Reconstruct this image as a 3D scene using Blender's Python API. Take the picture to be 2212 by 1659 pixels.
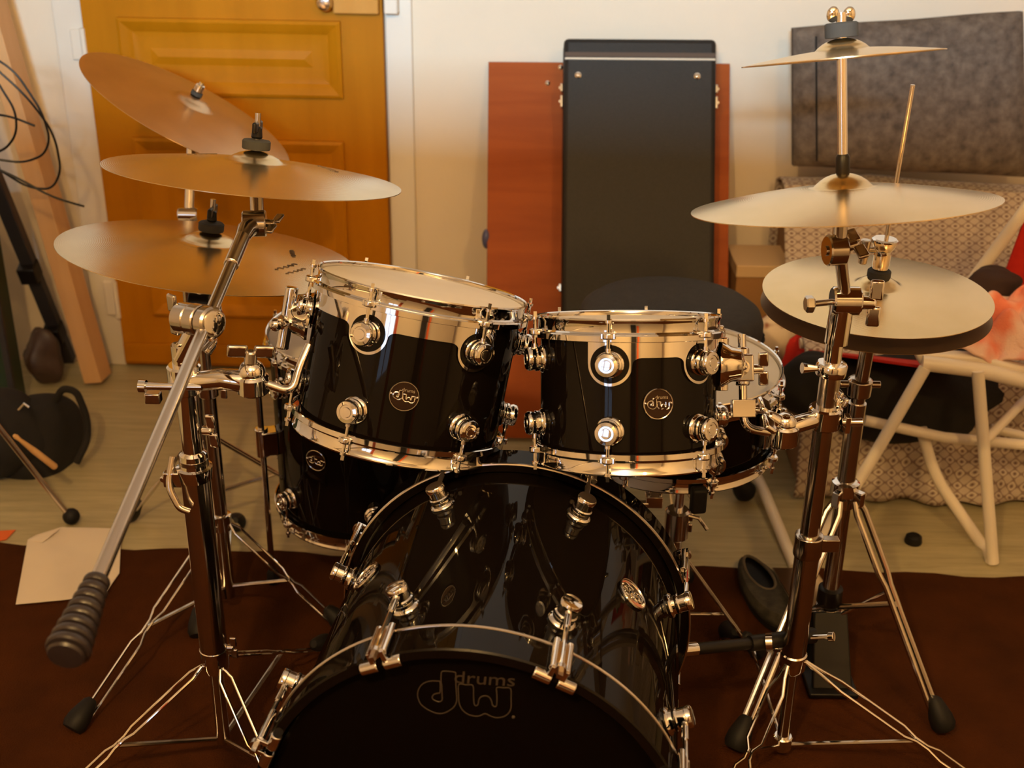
import bpy, bmesh, math, random
from math import sin, cos, pi, radians, atan2, sqrt
from mathutils import Vector, Matrix
random.seed(7)
for o in list(bpy.data.objects): bpy.data.objects.remove(o)
SC = bpy.context.scene; COL = SC.collection
V = Vector
# ------------------------------------------------------------ camera
FPX = 2700.0; PITCH = radians(24.8); ROLL = radians(.8); CH = 1.45
F_ = V((0, cos(PITCH), -sin(PITCH))); R0 = V((1, 0, 0)); U0 = V((0, sin(PITCH), cos(PITCH)))
R_ = R0*cos(ROLL) + U0*sin(ROLL); U_ = U0*cos(ROLL) - R0*sin(ROLL); C_ = V((0, 0, CH))
cd = bpy.data.cameras.new('camera'); cam = bpy.data.objects.new('camera', cd); COL.objects.link(cam)
cam.matrix_world = Matrix(((R_.x, U_.x, -F_.x, 0), (R_.y, U_.y, -F_.y, 0), (R_.z, U_.z, -F_.z, CH), (0, 0, 0, 1)))
cd.sensor_width = 36; cd.lens = 36*FPX/2212; cd.clip_start = .05
cd.dof.use_dof = True; cd.dof.focus_distance = 1.85; cd.dof.aperture_fstop = 5.0
SC.camera = cam
# ------------------------------------------------------------ world, lights, exposure
SC.view_settings.view_transform = 'Standard'; SC.view_settings.look = 'None'
SC.view_settings.exposure = 0.0; SC.view_settings.gamma = 1.0; SC.view_settings.use_curve_mapping = False
w = bpy.data.worlds.new('world'); SC.world = w; w.use_nodes = True
w.node_tree.nodes['Background'].inputs[0].default_value = (.62, .75, 1, 1)
w.node_tree.nodes['Background'].inputs[1].default_value = 2.5
def light(name, kind, loc, energy, color, size=.1, target=None, size_y=None):
    l = bpy.data.lights.new(name, kind); l.energy = energy; l.color = color
    if kind == 'AREA':
        l.size = size
        if size_y: l.shape = 'RECTANGLE'; l.size_y = size_y
    else: l.shadow_soft_size = size
    o = bpy.data.objects.new(name, l); COL.objects.link(o); o.location = loc
    if target is not None: o.rotation_euler = (V(target)-V(loc)).to_track_quat('-Z', 'Y').to_euler()
    return o
LAMPS = [V((.75, .05, 2.28)), V((-.45, -.12, 2.28))]
light('ceiling_bulb_light', 'POINT', LAMPS[0]-V((0, 0, .09)), 48, (1, .60, .20), .045)
light('ceiling_bulb_light', 'POINT', LAMPS[1]-V((0, 0, .09)), 108, (1, .60, .20), .045)
wl = light('slot_daylight', 'AREA', (-.40, -2.12, 2.13), 40, (.42, .76, 1), .65, (-.10, 3.2, 1.30), .12); wl.data.spread = radians(75)  # daylight squeezed into an added slot to shape the wall gradient

def ray(px, py): return F_ + R_*((px-1106)/FPX) - U_*((py-829.5)/FPX)
def PY(px, py, Y): r = ray(px, py); return C_ + r*(Y/r.y)
def PZ(px, py, Z): r = ray(px, py); return C_ + r*((Z-CH)/r.z)
YAW = radians(1.8); W0 = PZ(278, 783, 0); WD = V((cos(YAW), -sin(YAW), 0)); WN = V((-sin(YAW), -cos(YAW), 0))
def PP(px, py, p0, n): r = ray(px, py); return C_ + r*((p0-C_).dot(n)/r.dot(n))
def PW(px, py, off=0.0): return PP(px, py, W0+WN*off, WN)
def WP(s, off, z): return W0 + WD*s + WN*off + V((0, 0, z))

# ------------------------------------------------------------ materials
def mat(name, col=(.5, .5, .5), rough=.5, metal=0.0, coat=0.0, spec=.5, alpha=1.0):
    m = bpy.data.materials.new(name); m.use_nodes = True; b = m.node_tree.nodes['Principled BSDF']
    b.inputs['Base Color'].default_value = (*col, 1); b.inputs['Roughness'].default_value = rough
    b.inputs['Metallic'].default_value = metal; b.inputs['Coat Weight'].default_value = coat
    b.inputs['Coat Roughness'].default_value = .03; b.inputs['Specular IOR Level'].default_value = spec
    m.diffuse_color = (*col, 1)
    return m
def nd(m, t, **k):
    n = m.node_tree.nodes.new(t)
    for a, v in k.items(): setattr(n, a, v)
    return n
def lk(m, a, b): m.node_tree.links.new(a, b)
def bs(m): return m.node_tree.nodes['Principled BSDF']
def noisy(m, c1, c2, scale=(5, 5, 5), detail=4, lo=.3, hi=.7, rough=.55, bump=0.0, bscale=None, dist=0.0):
    tc = nd(m, 'ShaderNodeTexCoord'); mp = nd(m, 'ShaderNodeMapping'); mp.inputs['Scale'].default_value = scale
    n = nd(m, 'ShaderNodeTexNoise'); n.inputs['Scale'].default_value = 1; n.inputs['Detail'].default_value = detail
    n.inputs['Roughness'].default_value = rough; n.inputs['Distortion'].default_value = dist
    r = nd(m, 'ShaderNodeValToRGB'); r.color_ramp.elements[0].position = lo; r.color_ramp.elements[1].position = hi
    r.color_ramp.elements[0].color = (*c1, 1); r.color_ramp.elements[1].color = (*c2, 1)
    lk(m, tc.outputs['Object'], mp.inputs[0]); lk(m, mp.outputs[0], n.inputs['Vector'])
    lk(m, n.outputs[0], r.inputs[0]); lk(m, r.outputs[0], bs(m).inputs['Base Color'])
    if bump:
        bp = nd(m, 'ShaderNodeBump'); bp.inputs['Strength'].default_value = bump; bp.inputs['Distance'].default_value = .003
        if bscale:
            n2 = nd(m, 'ShaderNodeTexNoise'); n2.inputs['Scale'].default_value = bscale; n2.inputs['Detail'].default_value = 3
            lk(m, tc.outputs['Object'], n2.inputs['Vector']); lk(m, n2.outputs[0], bp.inputs['Height'])
        else: lk(m, n.outputs[0], bp.inputs['Height'])
        lk(m, bp.outputs[0], bs(m).inputs['Normal'])
    return m
CHROME = mat('chrome', (.83, .81, .79), .055, 1)
DCHROME = mat('worn_chrome', (.60, .55, .50), .16, 1)
STEEL = mat('brushed_steel', (.74, .68, .62), .20, 1)
BLACK = mat('black_lacquer', (.0045, .0030, .0024), .10, 0, .38, 0.0)
HEADB = mat('black_drum_head', (.0025, .0015, .0012), .35, 0, 0, .07)
HEADW = noisy(mat('coated_drum_head', (.8, .76, .7), .5), (.72, .66, .58), (.80, .76, .70), (6, 6, 6))
HEADE = mat('clear_drum_head_collar', (.55, .5, .45), .25)
RUBBER = mat('black_rubber', (.006, .005, .005), .6, 0, 0, .3)
GRIP = mat('ridged_rubber', (.022, .016, .018), .35)
FELT = mat('dark_felt', (.05, .055, .06), .9)
PLASTIC = mat('black_plastic', (.006, .005, .005), .4, 0, 0, .35)
LINE = mat('logo_ink', (.045, .034, .026), .5)
BADGE = mat('badge_metal', (.07, .045, .035), .3, 1)
WALL = noisy(mat('plaster_wall', (.8, .7, .55), .75), (.76, .655, .53), (.82, .715, .59), (2, 2, 2), bump=.25, bscale=60)
TRIM = noisy(mat('painted_trim', (.8, .72, .6), .5), (.74, .68, .60), (.80, .74, .67), (3, 3, 3))
CEIL = mat('ceiling_paint', (.78, .72, .64), .9)
def wood(name, c1, c2, scale, rough=.35, coat=.3):
    m = mat(name, c1, rough+.1, 0, 0, .12); bs(m).inputs['Coat Roughness'].default_value = .25
    return noisy(m, c1, c2, scale, detail=6, lo=.35, hi=.65, dist=.6)
DOORM = wood('varnished_oak', (.41, .150, .002), (.49, .185, .004), (9, 9, 1.1))
DOORH = wood('varnished_oak_rail', (.41, .150, .002), (.49, .185, .004), (1.1, 9, 9))
PLANKM = wood('pale_pine', (.62, .36, .17), (.70, .43, .22), (12, 12, 1.5), .6, 0)
REDWD = wood('mahogany_board', (.30, .062, .012), (.36, .082, .016), (2, 2, 25), .35, .25)
THRW = wood('hickory', (.6, .35, .15), (.7, .42, .2), (30, 30, 3), .5, 0)
CARPET = noisy(mat('red_brown_carpet', (.1, .02, .005), .95, 0, 0, .1), (.036, .0100, .0015), (.062, .0168, .0028), (9, 9, 9), detail=8, lo=.3, hi=.75, bump=.8, bscale=350)
LINO = noisy(mat('streaky_linoleum', (.3, .25, .15), .42), (.32, .275, .155), (.49, .43, .265), (5, 55, 1), detail=9, rough=.7, lo=.3, hi=.72, dist=.4)
LEATHER = noisy(mat('black_leatherette', (.02, .018, .016), .5, 0, 0, .35), (.009, .0075, .0075), (.015, .013, .0125), (200, 200, 200), bump=.3, bscale=500)
GREYF = noisy(mat('grey_melange_fabric', (.06, .05, .04), .95, 0, 0, .1), (.085, .066, .056), (.19, .15, .122), (40, 40, 40), detail=6, bump=.5, bscale=300)
WHITEM = mat('cream_painted_tube', (.80, .72, .62), .35)
REDF = noisy(mat('red_fabric', (.55, .02, .01), .85), (.50, .010, .006), (.60, .02, .01), (20, 20, 20))
PINK = noisy(mat('pink_towel', (.7, .3, .25), .95), (.78, .22, .13), (.82, .56, .46), (7, 7, 7), detail=3, lo=.42, hi=.55, bump=.6, bscale=250)
BLKF = noisy(mat('black_cloth', (.015, .011, .010), .9), (.006, .005, .005), (.012, .0095, .009), (9, 9, 9), bump=.4, bscale=60)
PAPER = noisy(mat('white_paper', (.7, .6, .5), .8), (.66, .57, .47), (.74, .65, .55), (4, 4, 4))
CARD = mat('brown_cardboard', (.34, .17, .06), .85)
CARDL = mat('pale_cardboard_lid', (.60, .42, .24), .85)
ORANGE = mat('orange_card', (.7, .13, .02), .7)
GREEN = noisy(mat('dark_green_paint', (.01, .03, .015), .4), (.006, .02, .009), (.014, .036, .018), (6, 6, 2))
DGREY = mat('dark_grey_metal', (.035, .032, .038), .45, .3)
PIPING = mat('cream_piping', (.62, .55, .45), .5)
WHITEP = mat('white_plastic', (.7, .62, .52), .5)
GLASS = mat('window_glass', (1, 1, 1), 0.0); bs(GLASS).inputs['Transmission Weight'].default_value = 1; bs(GLASS).inputs['IOR'].default_value = 1.05
BULB = mat('lit_bulb', (1, .8, .5), .5)
bs(BULB).inputs['Emission Color'].default_value = (1, .66, .33, 1); bs(BULB).inputs['Emission Strength'].default_value = 60
def cymbal_mat(name, c1, c2, rough, grey=0):
    m = mat(name, c1, rough, 1)
    tc = nd(m, 'ShaderNodeTexCoord'); wv = nd(m, 'ShaderNodeTexWave', wave_type='RINGS', rings_direction='SPHERICAL')
    wv.inputs['Scale'].default_value = 110; wv.inputs['Distortion'].default_value = .6; wv.inputs['Detail'].default_value = 2
    n = nd(m, 'ShaderNodeTexNoise'); n.inputs['Scale'].default_value = 9; n.inputs['Detail'].default_value = 4
    r = nd(m, 'ShaderNodeValToRGB'); r.color_ramp.elements[0].color = (*c1, 1); r.color_ramp.elements[1].color = (*c2, 1)
    r.color_ramp.elements[0].position = .35; r.color_ramp.elements[1].position = .65
    lk(m, tc.outputs['Object'], wv.inputs['Vector']); lk(m, tc.outputs['Object'], n.inputs['Vector'])
    lk(m, n.outputs[0], r.inputs[0]); lk(m, r.outputs[0], bs(m).inputs['Base Color'])
    bp = nd(m, 'ShaderNodeBump'); bp.inputs['Strength'].default_value = .10; bp.inputs['Distance'].default_value = .0004
    lk(m, wv.outputs[0], bp.inputs['Height']); lk(m, bp.outputs[0], bs(m).inputs['Normal'])
    bs(m).inputs['Anisotropic'].default_value = 0
    return m
BRONZE = cymbal_mat('brilliant_bronze', (.74, .56, .29), (.82, .64, .37), .23)
BRONZE2 = cymbal_mat('warm_bronze', (.62, .485, .28), (.70, .56, .34), .24)
BRONZE3 = cymbal_mat('reddish_bronze', (.56, .40, .26), (.64, .47, .31), .30)
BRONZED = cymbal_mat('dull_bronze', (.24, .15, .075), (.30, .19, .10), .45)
def cloth_pattern():
    m = mat('patterned_cotton', (.6, .5, .4), .9, 0, 0, .1)
    tc = nd(m, 'ShaderNodeTexCoord'); mp = nd(m, 'ShaderNodeMapping'); mp.inputs['Rotation'].default_value = (0, .785, 0)
    mp.inputs['Scale'].default_value = (1, 1, 1)
    sp = nd(m, 'ShaderNodeSeparateXYZ'); lk(m, tc.outputs['Object'], sp.inputs[0])
    def mth(op, a, b=None):
        n = nd(m, 'ShaderNodeMath', operation=op)
        for k, q in enumerate((a, b)):
            if q is None: continue
            if isinstance(q, (int, float)): n.inputs[k].default_value = q
            else: lk(m, q, n.inputs[k])
        return n.outputs[0]
    K = 2*pi/.031
    yz = mth('ADD', sp.outputs['Z'], sp.outputs['Y'])
    f = mth('ADD', mth('COSINE', mth('MULTIPLY', sp.outputs['X'], K)), mth('COSINE', mth('MULTIPLY', yz, K)))
    f = mth('MULTIPLY', mth('ADD', f, 2.0), .25)
    r = nd(m, 'ShaderNodeValToRGB'); e = r.color_ramp.elements
    e[0].position = .0; e[0].color = (.15, .085, .075, 1); e[1].position = .16; e[1].color = (.52, .44, .38, 1)
    a = r.color_ramp.elements.new(.34); a.color = (.60, .52, .45, 1)
    b = r.color_ramp.elements.new(.46); b.color = (.19, .12, .105, 1)
    c = r.color_ramp.elements.new(.62); c.color = (.50, .42, .36, 1)
    lk(m, f, r.inputs[0])
    lk(m, r.outputs[0], bs(m).inputs['Base Color'])
    return m
CLOTHM = cloth_pattern()

# ------------------------------------------------------------ mesh builder
def frame(axis, up=None):
    z = V(axis).normalized(); h = V(up) if up else (V((0, 0, 1)) if abs(z.z) < .9 else V((0, 1, 0)))
    x = h.cross(z).normalized(); y = z.cross(x)
    return Matrix((x, y, z)).transposed()
class MB:
    def __init__(s): s.v = []; s.f = []
    def add(s, vs, fs):
        n = len(s.v); s.v += [V(v) for v in vs]; s.f += [tuple(i+n for i in f) for f in fs]; return s
    def lathe(s, prof, c=(0, 0, 0), axis=(0, 0, 1), n=48, up=None, a0=0, a1=2*pi):
        M = frame(axis, up); c = V(c); vs = []; fs = []; closed = abs(a1-a0-2*pi) < 1e-6; m = n if closed else n+1
        for r, z in prof:
            for i in range(m):
                a = a0+(a1-a0)*i/n; vs.append(c + M @ V((r*cos(a), r*sin(a), z)))
        for j in range(len(prof)-1):
            for i in range(n):
                k = (i+1) % m
                fs.append((j*m+i, j*m+k, (j+1)*m+k, (j+1)*m+i))
        if closed:
            if prof[0][0] > 1e-5 and prof[0] != prof[-1]: fs.append(tuple(range(m))[::-1])
            if prof[-1][0] > 1e-5 and prof[0] != prof[-1]: fs.append(tuple((len(prof)-1)*m+i for i in range(m)))
        return s.add(vs, fs)
    def cyl(s, a, b, r, r2=None, n=20, bev=0):
        a = V(a); b = V(b); L = (b-a).length; r2 = r if r2 is None else r2
        if bev: p = [(r-bev, 0), (r, bev), (r2, L-bev), (r2-bev, L)]
        else: p = [(r, 0), (r2, L)]
        return s.lathe(p, a, b-a, n)
    def tube(s, pts, r, n=12, closed=False):
        pts = [V(p) for p in pts]; N = len(pts); rr = r if isinstance(r, (list, tuple)) else [r]*N; vs = []; fs = []
        T = []
        for i in range(N):
            if closed: t = pts[(i+1) % N]-pts[i-1]
            else: t = pts[min(i+1, N-1)]-pts[max(i-1, 0)]
            T.append(t.normalized())
        x = frame(T[0]).col[0].copy()
        for i in range(N):
            x = (x - T[i]*x.dot(T[i])).normalized(); y = T[i].cross(x)
            for k in range(n):
                a = 2*pi*k/n; vs.append(pts[i]+(x*cos(a)+y*sin(a))*rr[i])
        for i in range(N if closed else N-1):
            for k in range(n):
                a = i*n+k; b = i*n+(k+1) % n; c = ((i+1) % N)*n+(k+1) % n; d = ((i+1) % N)*n+k
                fs.append((a, b, c, d))
        if not closed: fs.append(tuple(range(n))[::-1]); fs.append(tuple((N-1)*n+k for k in range(n)))
        return s.add(vs, fs)
    def box(s, c, size, M=None):
        c = V(c); M = M or Matrix.Identity(3); hx, hy, hz = [q/2 for q in size]
        vs = [c + M @ V((x*hx, y*hy, z*hz)) for x in (-1, 1) for y in (-1, 1) for z in (-1, 1)]
        return s.add(vs, [(0, 1, 3, 2), (4, 6, 7, 5), (0, 4, 5, 1), (2, 3, 7, 6), (0, 2, 6, 4), (1, 5, 7, 3)])
    def slab(s, cs, th, n=None):
        cs = [V(c) for c in cs]; n = n or (cs[1]-cs[0]).cross(cs[-1]-cs[0]).normalized(); k = len(cs)
        return s.add(cs+[c+n*th for c in cs], [tuple(range(k))[::-1], tuple(range(k, 2*k))] + [(i, (i+1) % k, k+(i+1) % k, k+i) for i in range(k)])
    def sphere(s, c, r, sc=(1, 1, 1), n=20, M=None):
        vs = []; fs = []; c = V(c); M = M or Matrix.Identity(3); h = n//2
        for j in range(h+1):
            t = pi*j/h
            for i in range(n):
                a = 2*pi*i/n; vs.append(c+M @ V((r*sc[0]*sin(t)*cos(a), r*sc[1]*sin(t)*sin(a), r*sc[2]*cos(t))))
        for j in range(h):
            for i in range(n): fs.append((j*n+i, (j+1)*n+i, (j+1)*n+(i+1) % n, j*n+(i+1) % n))
        return s.add(vs, fs)
def smooth_path(pts, rad=.03, n=6):
    pts = [V(p) for p in pts]; out = [pts[0]]
    for i in range(1, len(pts)-1):
        a, b, c = pts[i-1], pts[i], pts[i+1]; d = min(rad, (a-b).length*.45, (c-b).length*.45)
        p = b+(a-b).normalized()*d; q = b+(c-b).normalized()*d
        for k in range(n+1):
            t = k/n; out.append(p*(1-t)**2 + b*2*t*(1-t) + q*t*t)
    return out+[pts[-1]]
def mkobj(name, mb, m, inv=None, angle=35, bevel=0, subd=0, solid=0):
    me = bpy.data.meshes.new(name); vs = [inv @ v for v in mb.v] if inv else mb.v
    me.from_pydata([tuple(v) for v in vs], [], mb.f); me.validate()
    bm = bmesh.new(); bm.from_mesh(me); bmesh.ops.remove_doubles(bm, verts=bm.verts, dist=1e-6); bmesh.ops.recalc_face_normals(bm, faces=bm.faces); bm.to_mesh(me); bm.free()
    me.materials.append(m); me.shade_smooth(); me.set_sharp_from_angle(angle=radians(angle))
    o = bpy.data.objects.new(name, me); COL.objects.link(o)
    if solid: md = o.modifiers.new('solid', 'SOLIDIFY'); md.thickness = solid; md.offset = 0
    if bevel: md = o.modifiers.new('bevel', 'BEVEL'); md.width = bevel; md.segments = 3; md.limit_method = 'ANGLE'; md.harden_normals = False
    if subd: md = o.modifiers.new('sub', 'SUBSURF'); md.levels = subd; md.render_levels = subd
    return o
class Thing:
    def __init__(s, name, label, cat, base, M=None, group=None):
        o = bpy.data.objects.new(name, None); COL.objects.link(o); o.empty_display_size = .05
        mw = Matrix.Translation(V(base)) @ (M.to_4x4() if M else Matrix.Identity(4)); o.matrix_world = mw
        o['label'] = label; o['category'] = cat
        if group: o['group'] = group
        s.o = o; s.inv = mw.inverted(); s.mw = mw
    def part(s, name, mb, m, parent=None, label=None, **k):
        o = mkobj(name, mb, m, s.inv, **k); o.parent = parent or s.o
        if label: o['label'] = label
        return o
def single(name, label, cat, mb, m, base, group=None, **k):
    mw = Matrix.Translation(V(base)); o = mkobj(name, mb, m, mw.inverted(), **k); o.matrix_world = mw
    o['label'] = label; o['category'] = cat
    if group: o['group'] = group
    return o
def struct(name, mb, m, parent=None, **k):
    o = mkobj(name, mb, m, **k)
    if parent: o.parent = parent
    else: o['kind'] = 'structure'
    return o

# ------------------------------------------------------------ room shell
SL, SR, SF, HC = -1.6, 3.3, 5.45, 2.5      # along-wall extents, room depth, ceiling
def rbox(mb, s0, s1, o0, o1, z0, z1):
    cs = [WP(s0, o0, z0), WP(s1, o0, z0), WP(s1, o1, z0), WP(s0, o1, z0)]
    return mb.slab(cs, z1-z0, V((0, 0, 1)))
struct('floor', rbox(MB(), SL, SR, 0, SF, -.05, 0), LINO)
struct('ceiling', rbox(MB(), SL, SR, 0, SF, HC, HC+.05), CEIL)
struct('wall_back', rbox(MB(), SL, SR, -.1, 0, 0, HC), WALL)
struct('wall_left', rbox(MB(), SL-.1, SL, -.1, SF, 0, HC), WALL)
struct('wall_right', rbox(MB(), SR, SR+.1, -.1, SF, 0, HC), WALL)
# front wall with the window opening and a high slot added to shape the daylight
ws0, ws1, wz0, wz1 = .30, 1.40, 2.02, 2.26
vs0, vs1, vz0, vz1 = -1.25, -.35, 1.05, 1.95
m_ = MB(); rbox(m_, SL, vs0, SF, SF+.12, 0, HC); rbox(m_, vs1, ws0, SF, SF+.12, 0, HC); rbox(m_, vs0, vs1, SF, SF+.12, 0, vz0); rbox(m_, vs0, vs1, SF, SF+.12, vz1, HC); rbox(m_, ws1, SR, SF, SF+.12, 0, HC)
rbox(m_, ws0, ws1, SF, SF+.12, 0, wz0); rbox(m_, ws0, ws1, SF, SF+.12, wz1, HC)
struct('wall_front', m_, WALL)
win = struct('daylight_slot', rbox(MB(), ws0, ws1, SF+.05, SF+.055, wz0, wz1), GLASS)  # invented opening, kept low so the daylight's shade edge stays narrow
m_ = MB()
for (a, b, c, d) in ((ws0, ws1, wz0, wz0+.025), (ws0, ws1, wz1-.025, wz1), (ws0, ws0+.03, wz0, wz1), (ws1-.03, ws1, wz0, wz1)):
    rbox(m_, a, b, SF+.02, SF+.07, c, d)
struct('window_frame', m_, TRIM, win)
win2 = struct('window_2', rbox(MB(), vs0, vs1, SF+.05, SF+.055, vz0, vz1), GLASS)
m_ = MB()
for (a, b, c, d) in ((vs0, vs1, vz0, vz0+.05), (vs0, vs1, vz1-.05, vz1), (vs0, vs0+.05, vz0, vz1), (vs1-.05, vs1, vz0, vz1), ((vs0+vs1)/2-.03, (vs0+vs1)/2+.03, vz0, vz1), (vs0, vs1, 1.48, 1.51)):
    rbox(m_, a, b, SF+.02, SF+.07, c, d)
struct('window_frame', m_, TRIM, win2)
# carpet: edge in front of the linoleum
cl = PZ(0, 1178, 0); cr = PZ(2212, 1250, 0); cdir = (cr-cl).normalized(); back = V((cdir.y, -cdir.x, 0))
a = cl-cdir*.55; b = cr+cdir*.9
m_ = MB(); N = 60
pts = [a.lerp(b, i/N)+back*(-.006*sin(i*1.7)+.004*sin(i*.61)) for i in range(N+1)]
m_.slab([V((p.x, p.y, .001)) for p in pts]+[V((b.x, b.y, .001))+back*3.2, V((a.x, a.y, .001))+back*3.2], .004, V((0, 0, 1)))
rug = single('carpet', 'red-brown short pile carpet lying under the drum kit', 'carpet', m_, CARPET, (0, 1.2, 0))

# door
def ws(px, py): p = PW(px, py); d = p-W0; return d.dot(WD), p.z
DR = ws(846, 565)[0]; DH = 2.02
door = struct('door_1', rbox(MB(), .004, DR, -.02, .035, .012, DH), DOORM, bevel=.002)
def dpart(name, mb, m, parent=door, **k):
    return struct(name, mb, m, parent, **k)
def moulded(s0, s1, z0, z1, name='door_panel'):
    m_ = MB(); steps = [(0, .035), (.0, .048), (.008, .052), (.022, .046), (.034, .038), (.05, .0352), (.075, .0352), (.095, .041)]
    rings = []
    for ins, off in steps:
        rings.append([WP(s0+ins, off, z0+ins), WP(s1-ins, off, z0+ins), WP(s1-ins, off, z1-ins), WP(s0+ins, off, z1-ins)])
    vs = [p for r in rings for p in r]; fs = []
    for j in range(len(rings)-1):
        for i in range(4): fs.append((j*4+i, j*4+(i+1) % 4, (j+1)*4+(i+1) % 4, (j+1)*4+i))
    L = (len(rings)-1)*4; fs.append((L, L+1, L+2, L+3)); m_.add(vs, fs)
    return dpart(name, m_, DOORM, angle=12)
s0 = .095; s1 = DR-.105
z1a = ws(500, 36)[1]; z1b = ws(500, 200)[1]; z2a = ws(500, 292)[1]; z2b = ws(500, 672)[1]
moulded(s0, s1, z1b, z1a); moulded(s0+.005, s1-.005, z2b, z2a); moulded(s0, s1, z1a+.11, DH-.12)
# plinth rail on the door foot
dpart('kick_rail', rbox(MB(), .006, DR-.002, .035, .043, .02, ws(500, 735)[1]), DOORH, bevel=.003)
# frame round the door
m_ = MB(); rbox(m_, -.075, 0, -.02, .018, 0, DH+.08); struct('trim_1', m_, TRIM, bevel=.003)
m_ = MB(); rbox(m_, DR+.004, DR+.07, -.02, .018, 0, DH+.08); struct('trim_2', m_, TRIM, bevel=.003)
m_ = MB(); rbox(m_, -.075, DR+.07, -.02, .018, DH+.004, DH+.08); struct('trim_3', m_, TRIM, bevel=.003)
for py0, py1 in ((60, 126), (600, 672)):
    za = ws(190, py1)[1]; zb = ws(190, py0)[1]
    m_ = MB(); rbox(m_, -.034, -.004, .018, .028, za, zb); hng = dpart('hinge', m_, TRIM, bevel=.003)
    dpart('hinge_pin', MB().cyl(WP(.001, .034, za-.004), WP(.001, .034, zb+.004), .007), TRIM, hng)
# lock box and knob
sl, zl = ws(728, 22); sr_, _ = ws(828, 22)
lock = dpart('lock_case', rbox(MB(), sl, sr_-.004, .035, .062, zl, zl+.15), wood('lock_case_wood', (.56, .27, .06), (.62, .32, .08), (9, 9, 3)), bevel=.004)
m_ = MB(); rbox(m_, DR+.006, DR+.04, .018, .055, zl+.0, zl+.13); struct('trim_4', m_, TRIM, bevel=.004)
sk, zk = ws(712, 4)
dpart('door_knob', MB().lathe([(.008, 0), (.008, .02), (.018, .03), (.021, .042), (.016, .054), (0, .058)], WP(sk, .035, zk+.008), WN, 24), DCHROME)

# ------------------------------------------------------------ things along the back wall
A_ = PW(1055, 133, .03); B_ = PW(1577, 137, .03); Cb = PZ(1049, 952, 0); PU = (A_-Cb)
m_ = MB(); cs = [Cb, Cb+(B_-A_), B_, A_]; PN = (cs[1]-cs[0]).cross(cs[3]-cs[0]).normalized()
if PN.y > 0: PN = -PN
m_.slab([c+V((0, 0, .009)) if i < 2 else c for i, c in enumerate(cs)], -.018, PN)
brd = Thing('board', 'reddish brown wooden board leaning on the wall behind the black case', 'board', cs[0])
brd.part('panel', m_, REDWD, bevel=.002)
for (qx, qy) in ((1183, 180), (1211, 146)):
    p = PP(qx, qy, Cb, PN); brd.part('screw', MB().lathe([(.006, 0), (.006, .002), (.003, .004), (0, .0045)], p, PN, 16), CHROME)
pb = PP(1050, 515, Cb, PN); PUn = PU.normalized(); PX = (B_-A_).normalized()
brd.part('knob', MB().sphere(pb-PN*.012, .016, (.7, 1, 1.6)), mat('blue_plastic', (.08, .09, .22), .4))
# guitar case, parallel to the board and resting on it
def CP(px, py, off): return PP(px, py, Cb+PN*off, PN)
TL = CP(1217, 80, .125); TR = CP(1549, 88, .125); wdt = (TR-TL).length; top = TL
PUp = (PUn); low_len = (top.z-.055)/PUp.z
ctr = TL.lerp(TR, .5)
def casept(x, l, off): return TL + PX*x - PUp*l + PN*(off-.125)
case = Thing('instrument_case', 'tall black leatherette instrument case with cream piping standing upright', 'case', casept(wdt/2, low_len, .06))
def cslab(x0, x1, l0, l1, o0, o1): return MB().slab([casept(x0, l1, o0), casept(x1, l1, o0), casept(x1, l0, o0), casept(x0, l0, o0)], (o1-o0), PN)
tap = .0
case.part('body', cslab(0, wdt, .0, low_len, .006, .085), LEATHER, bevel=.014)
case.part('lid', cslab(.001, wdt-.001, .001, low_len-.002, .088, .125), LEATHER, bevel=.012)
case.part('piping', cslab(.004, wdt-.004, .049, .054, .12, .128), PIPING, bevel=.001)
case.part('stitching', cslab(.004, wdt-.004, .036, .047, .12, .1262), mat('brown_braid', (.09, .06, .045), .8))
for x in (.036, wdt-.047):
    case.part('rivet', MB().lathe([(.0085, 0), (.008, .003), (.004, .006), (0, .0068)], casept(x, .092, .125), PN, 20), CHROME)
for x, sg in ((0, -1), (wdt, 1)):
    for l in (.115, .148, .60):
        p = casept(x, l, .085)
        lt = case.part('latch', MB().box(p+PX*sg*.003, (.007, .03, .02 if l != .148 else .03), Matrix((PX, PN, PUp)).transposed()), CHROME, bevel=.002)
        case.part('latch_pin', MB().cyl(p+PX*sg*.006-PN*.008, p+PX*sg*.006+PN*.012, .004), CHROME, lt)
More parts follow.
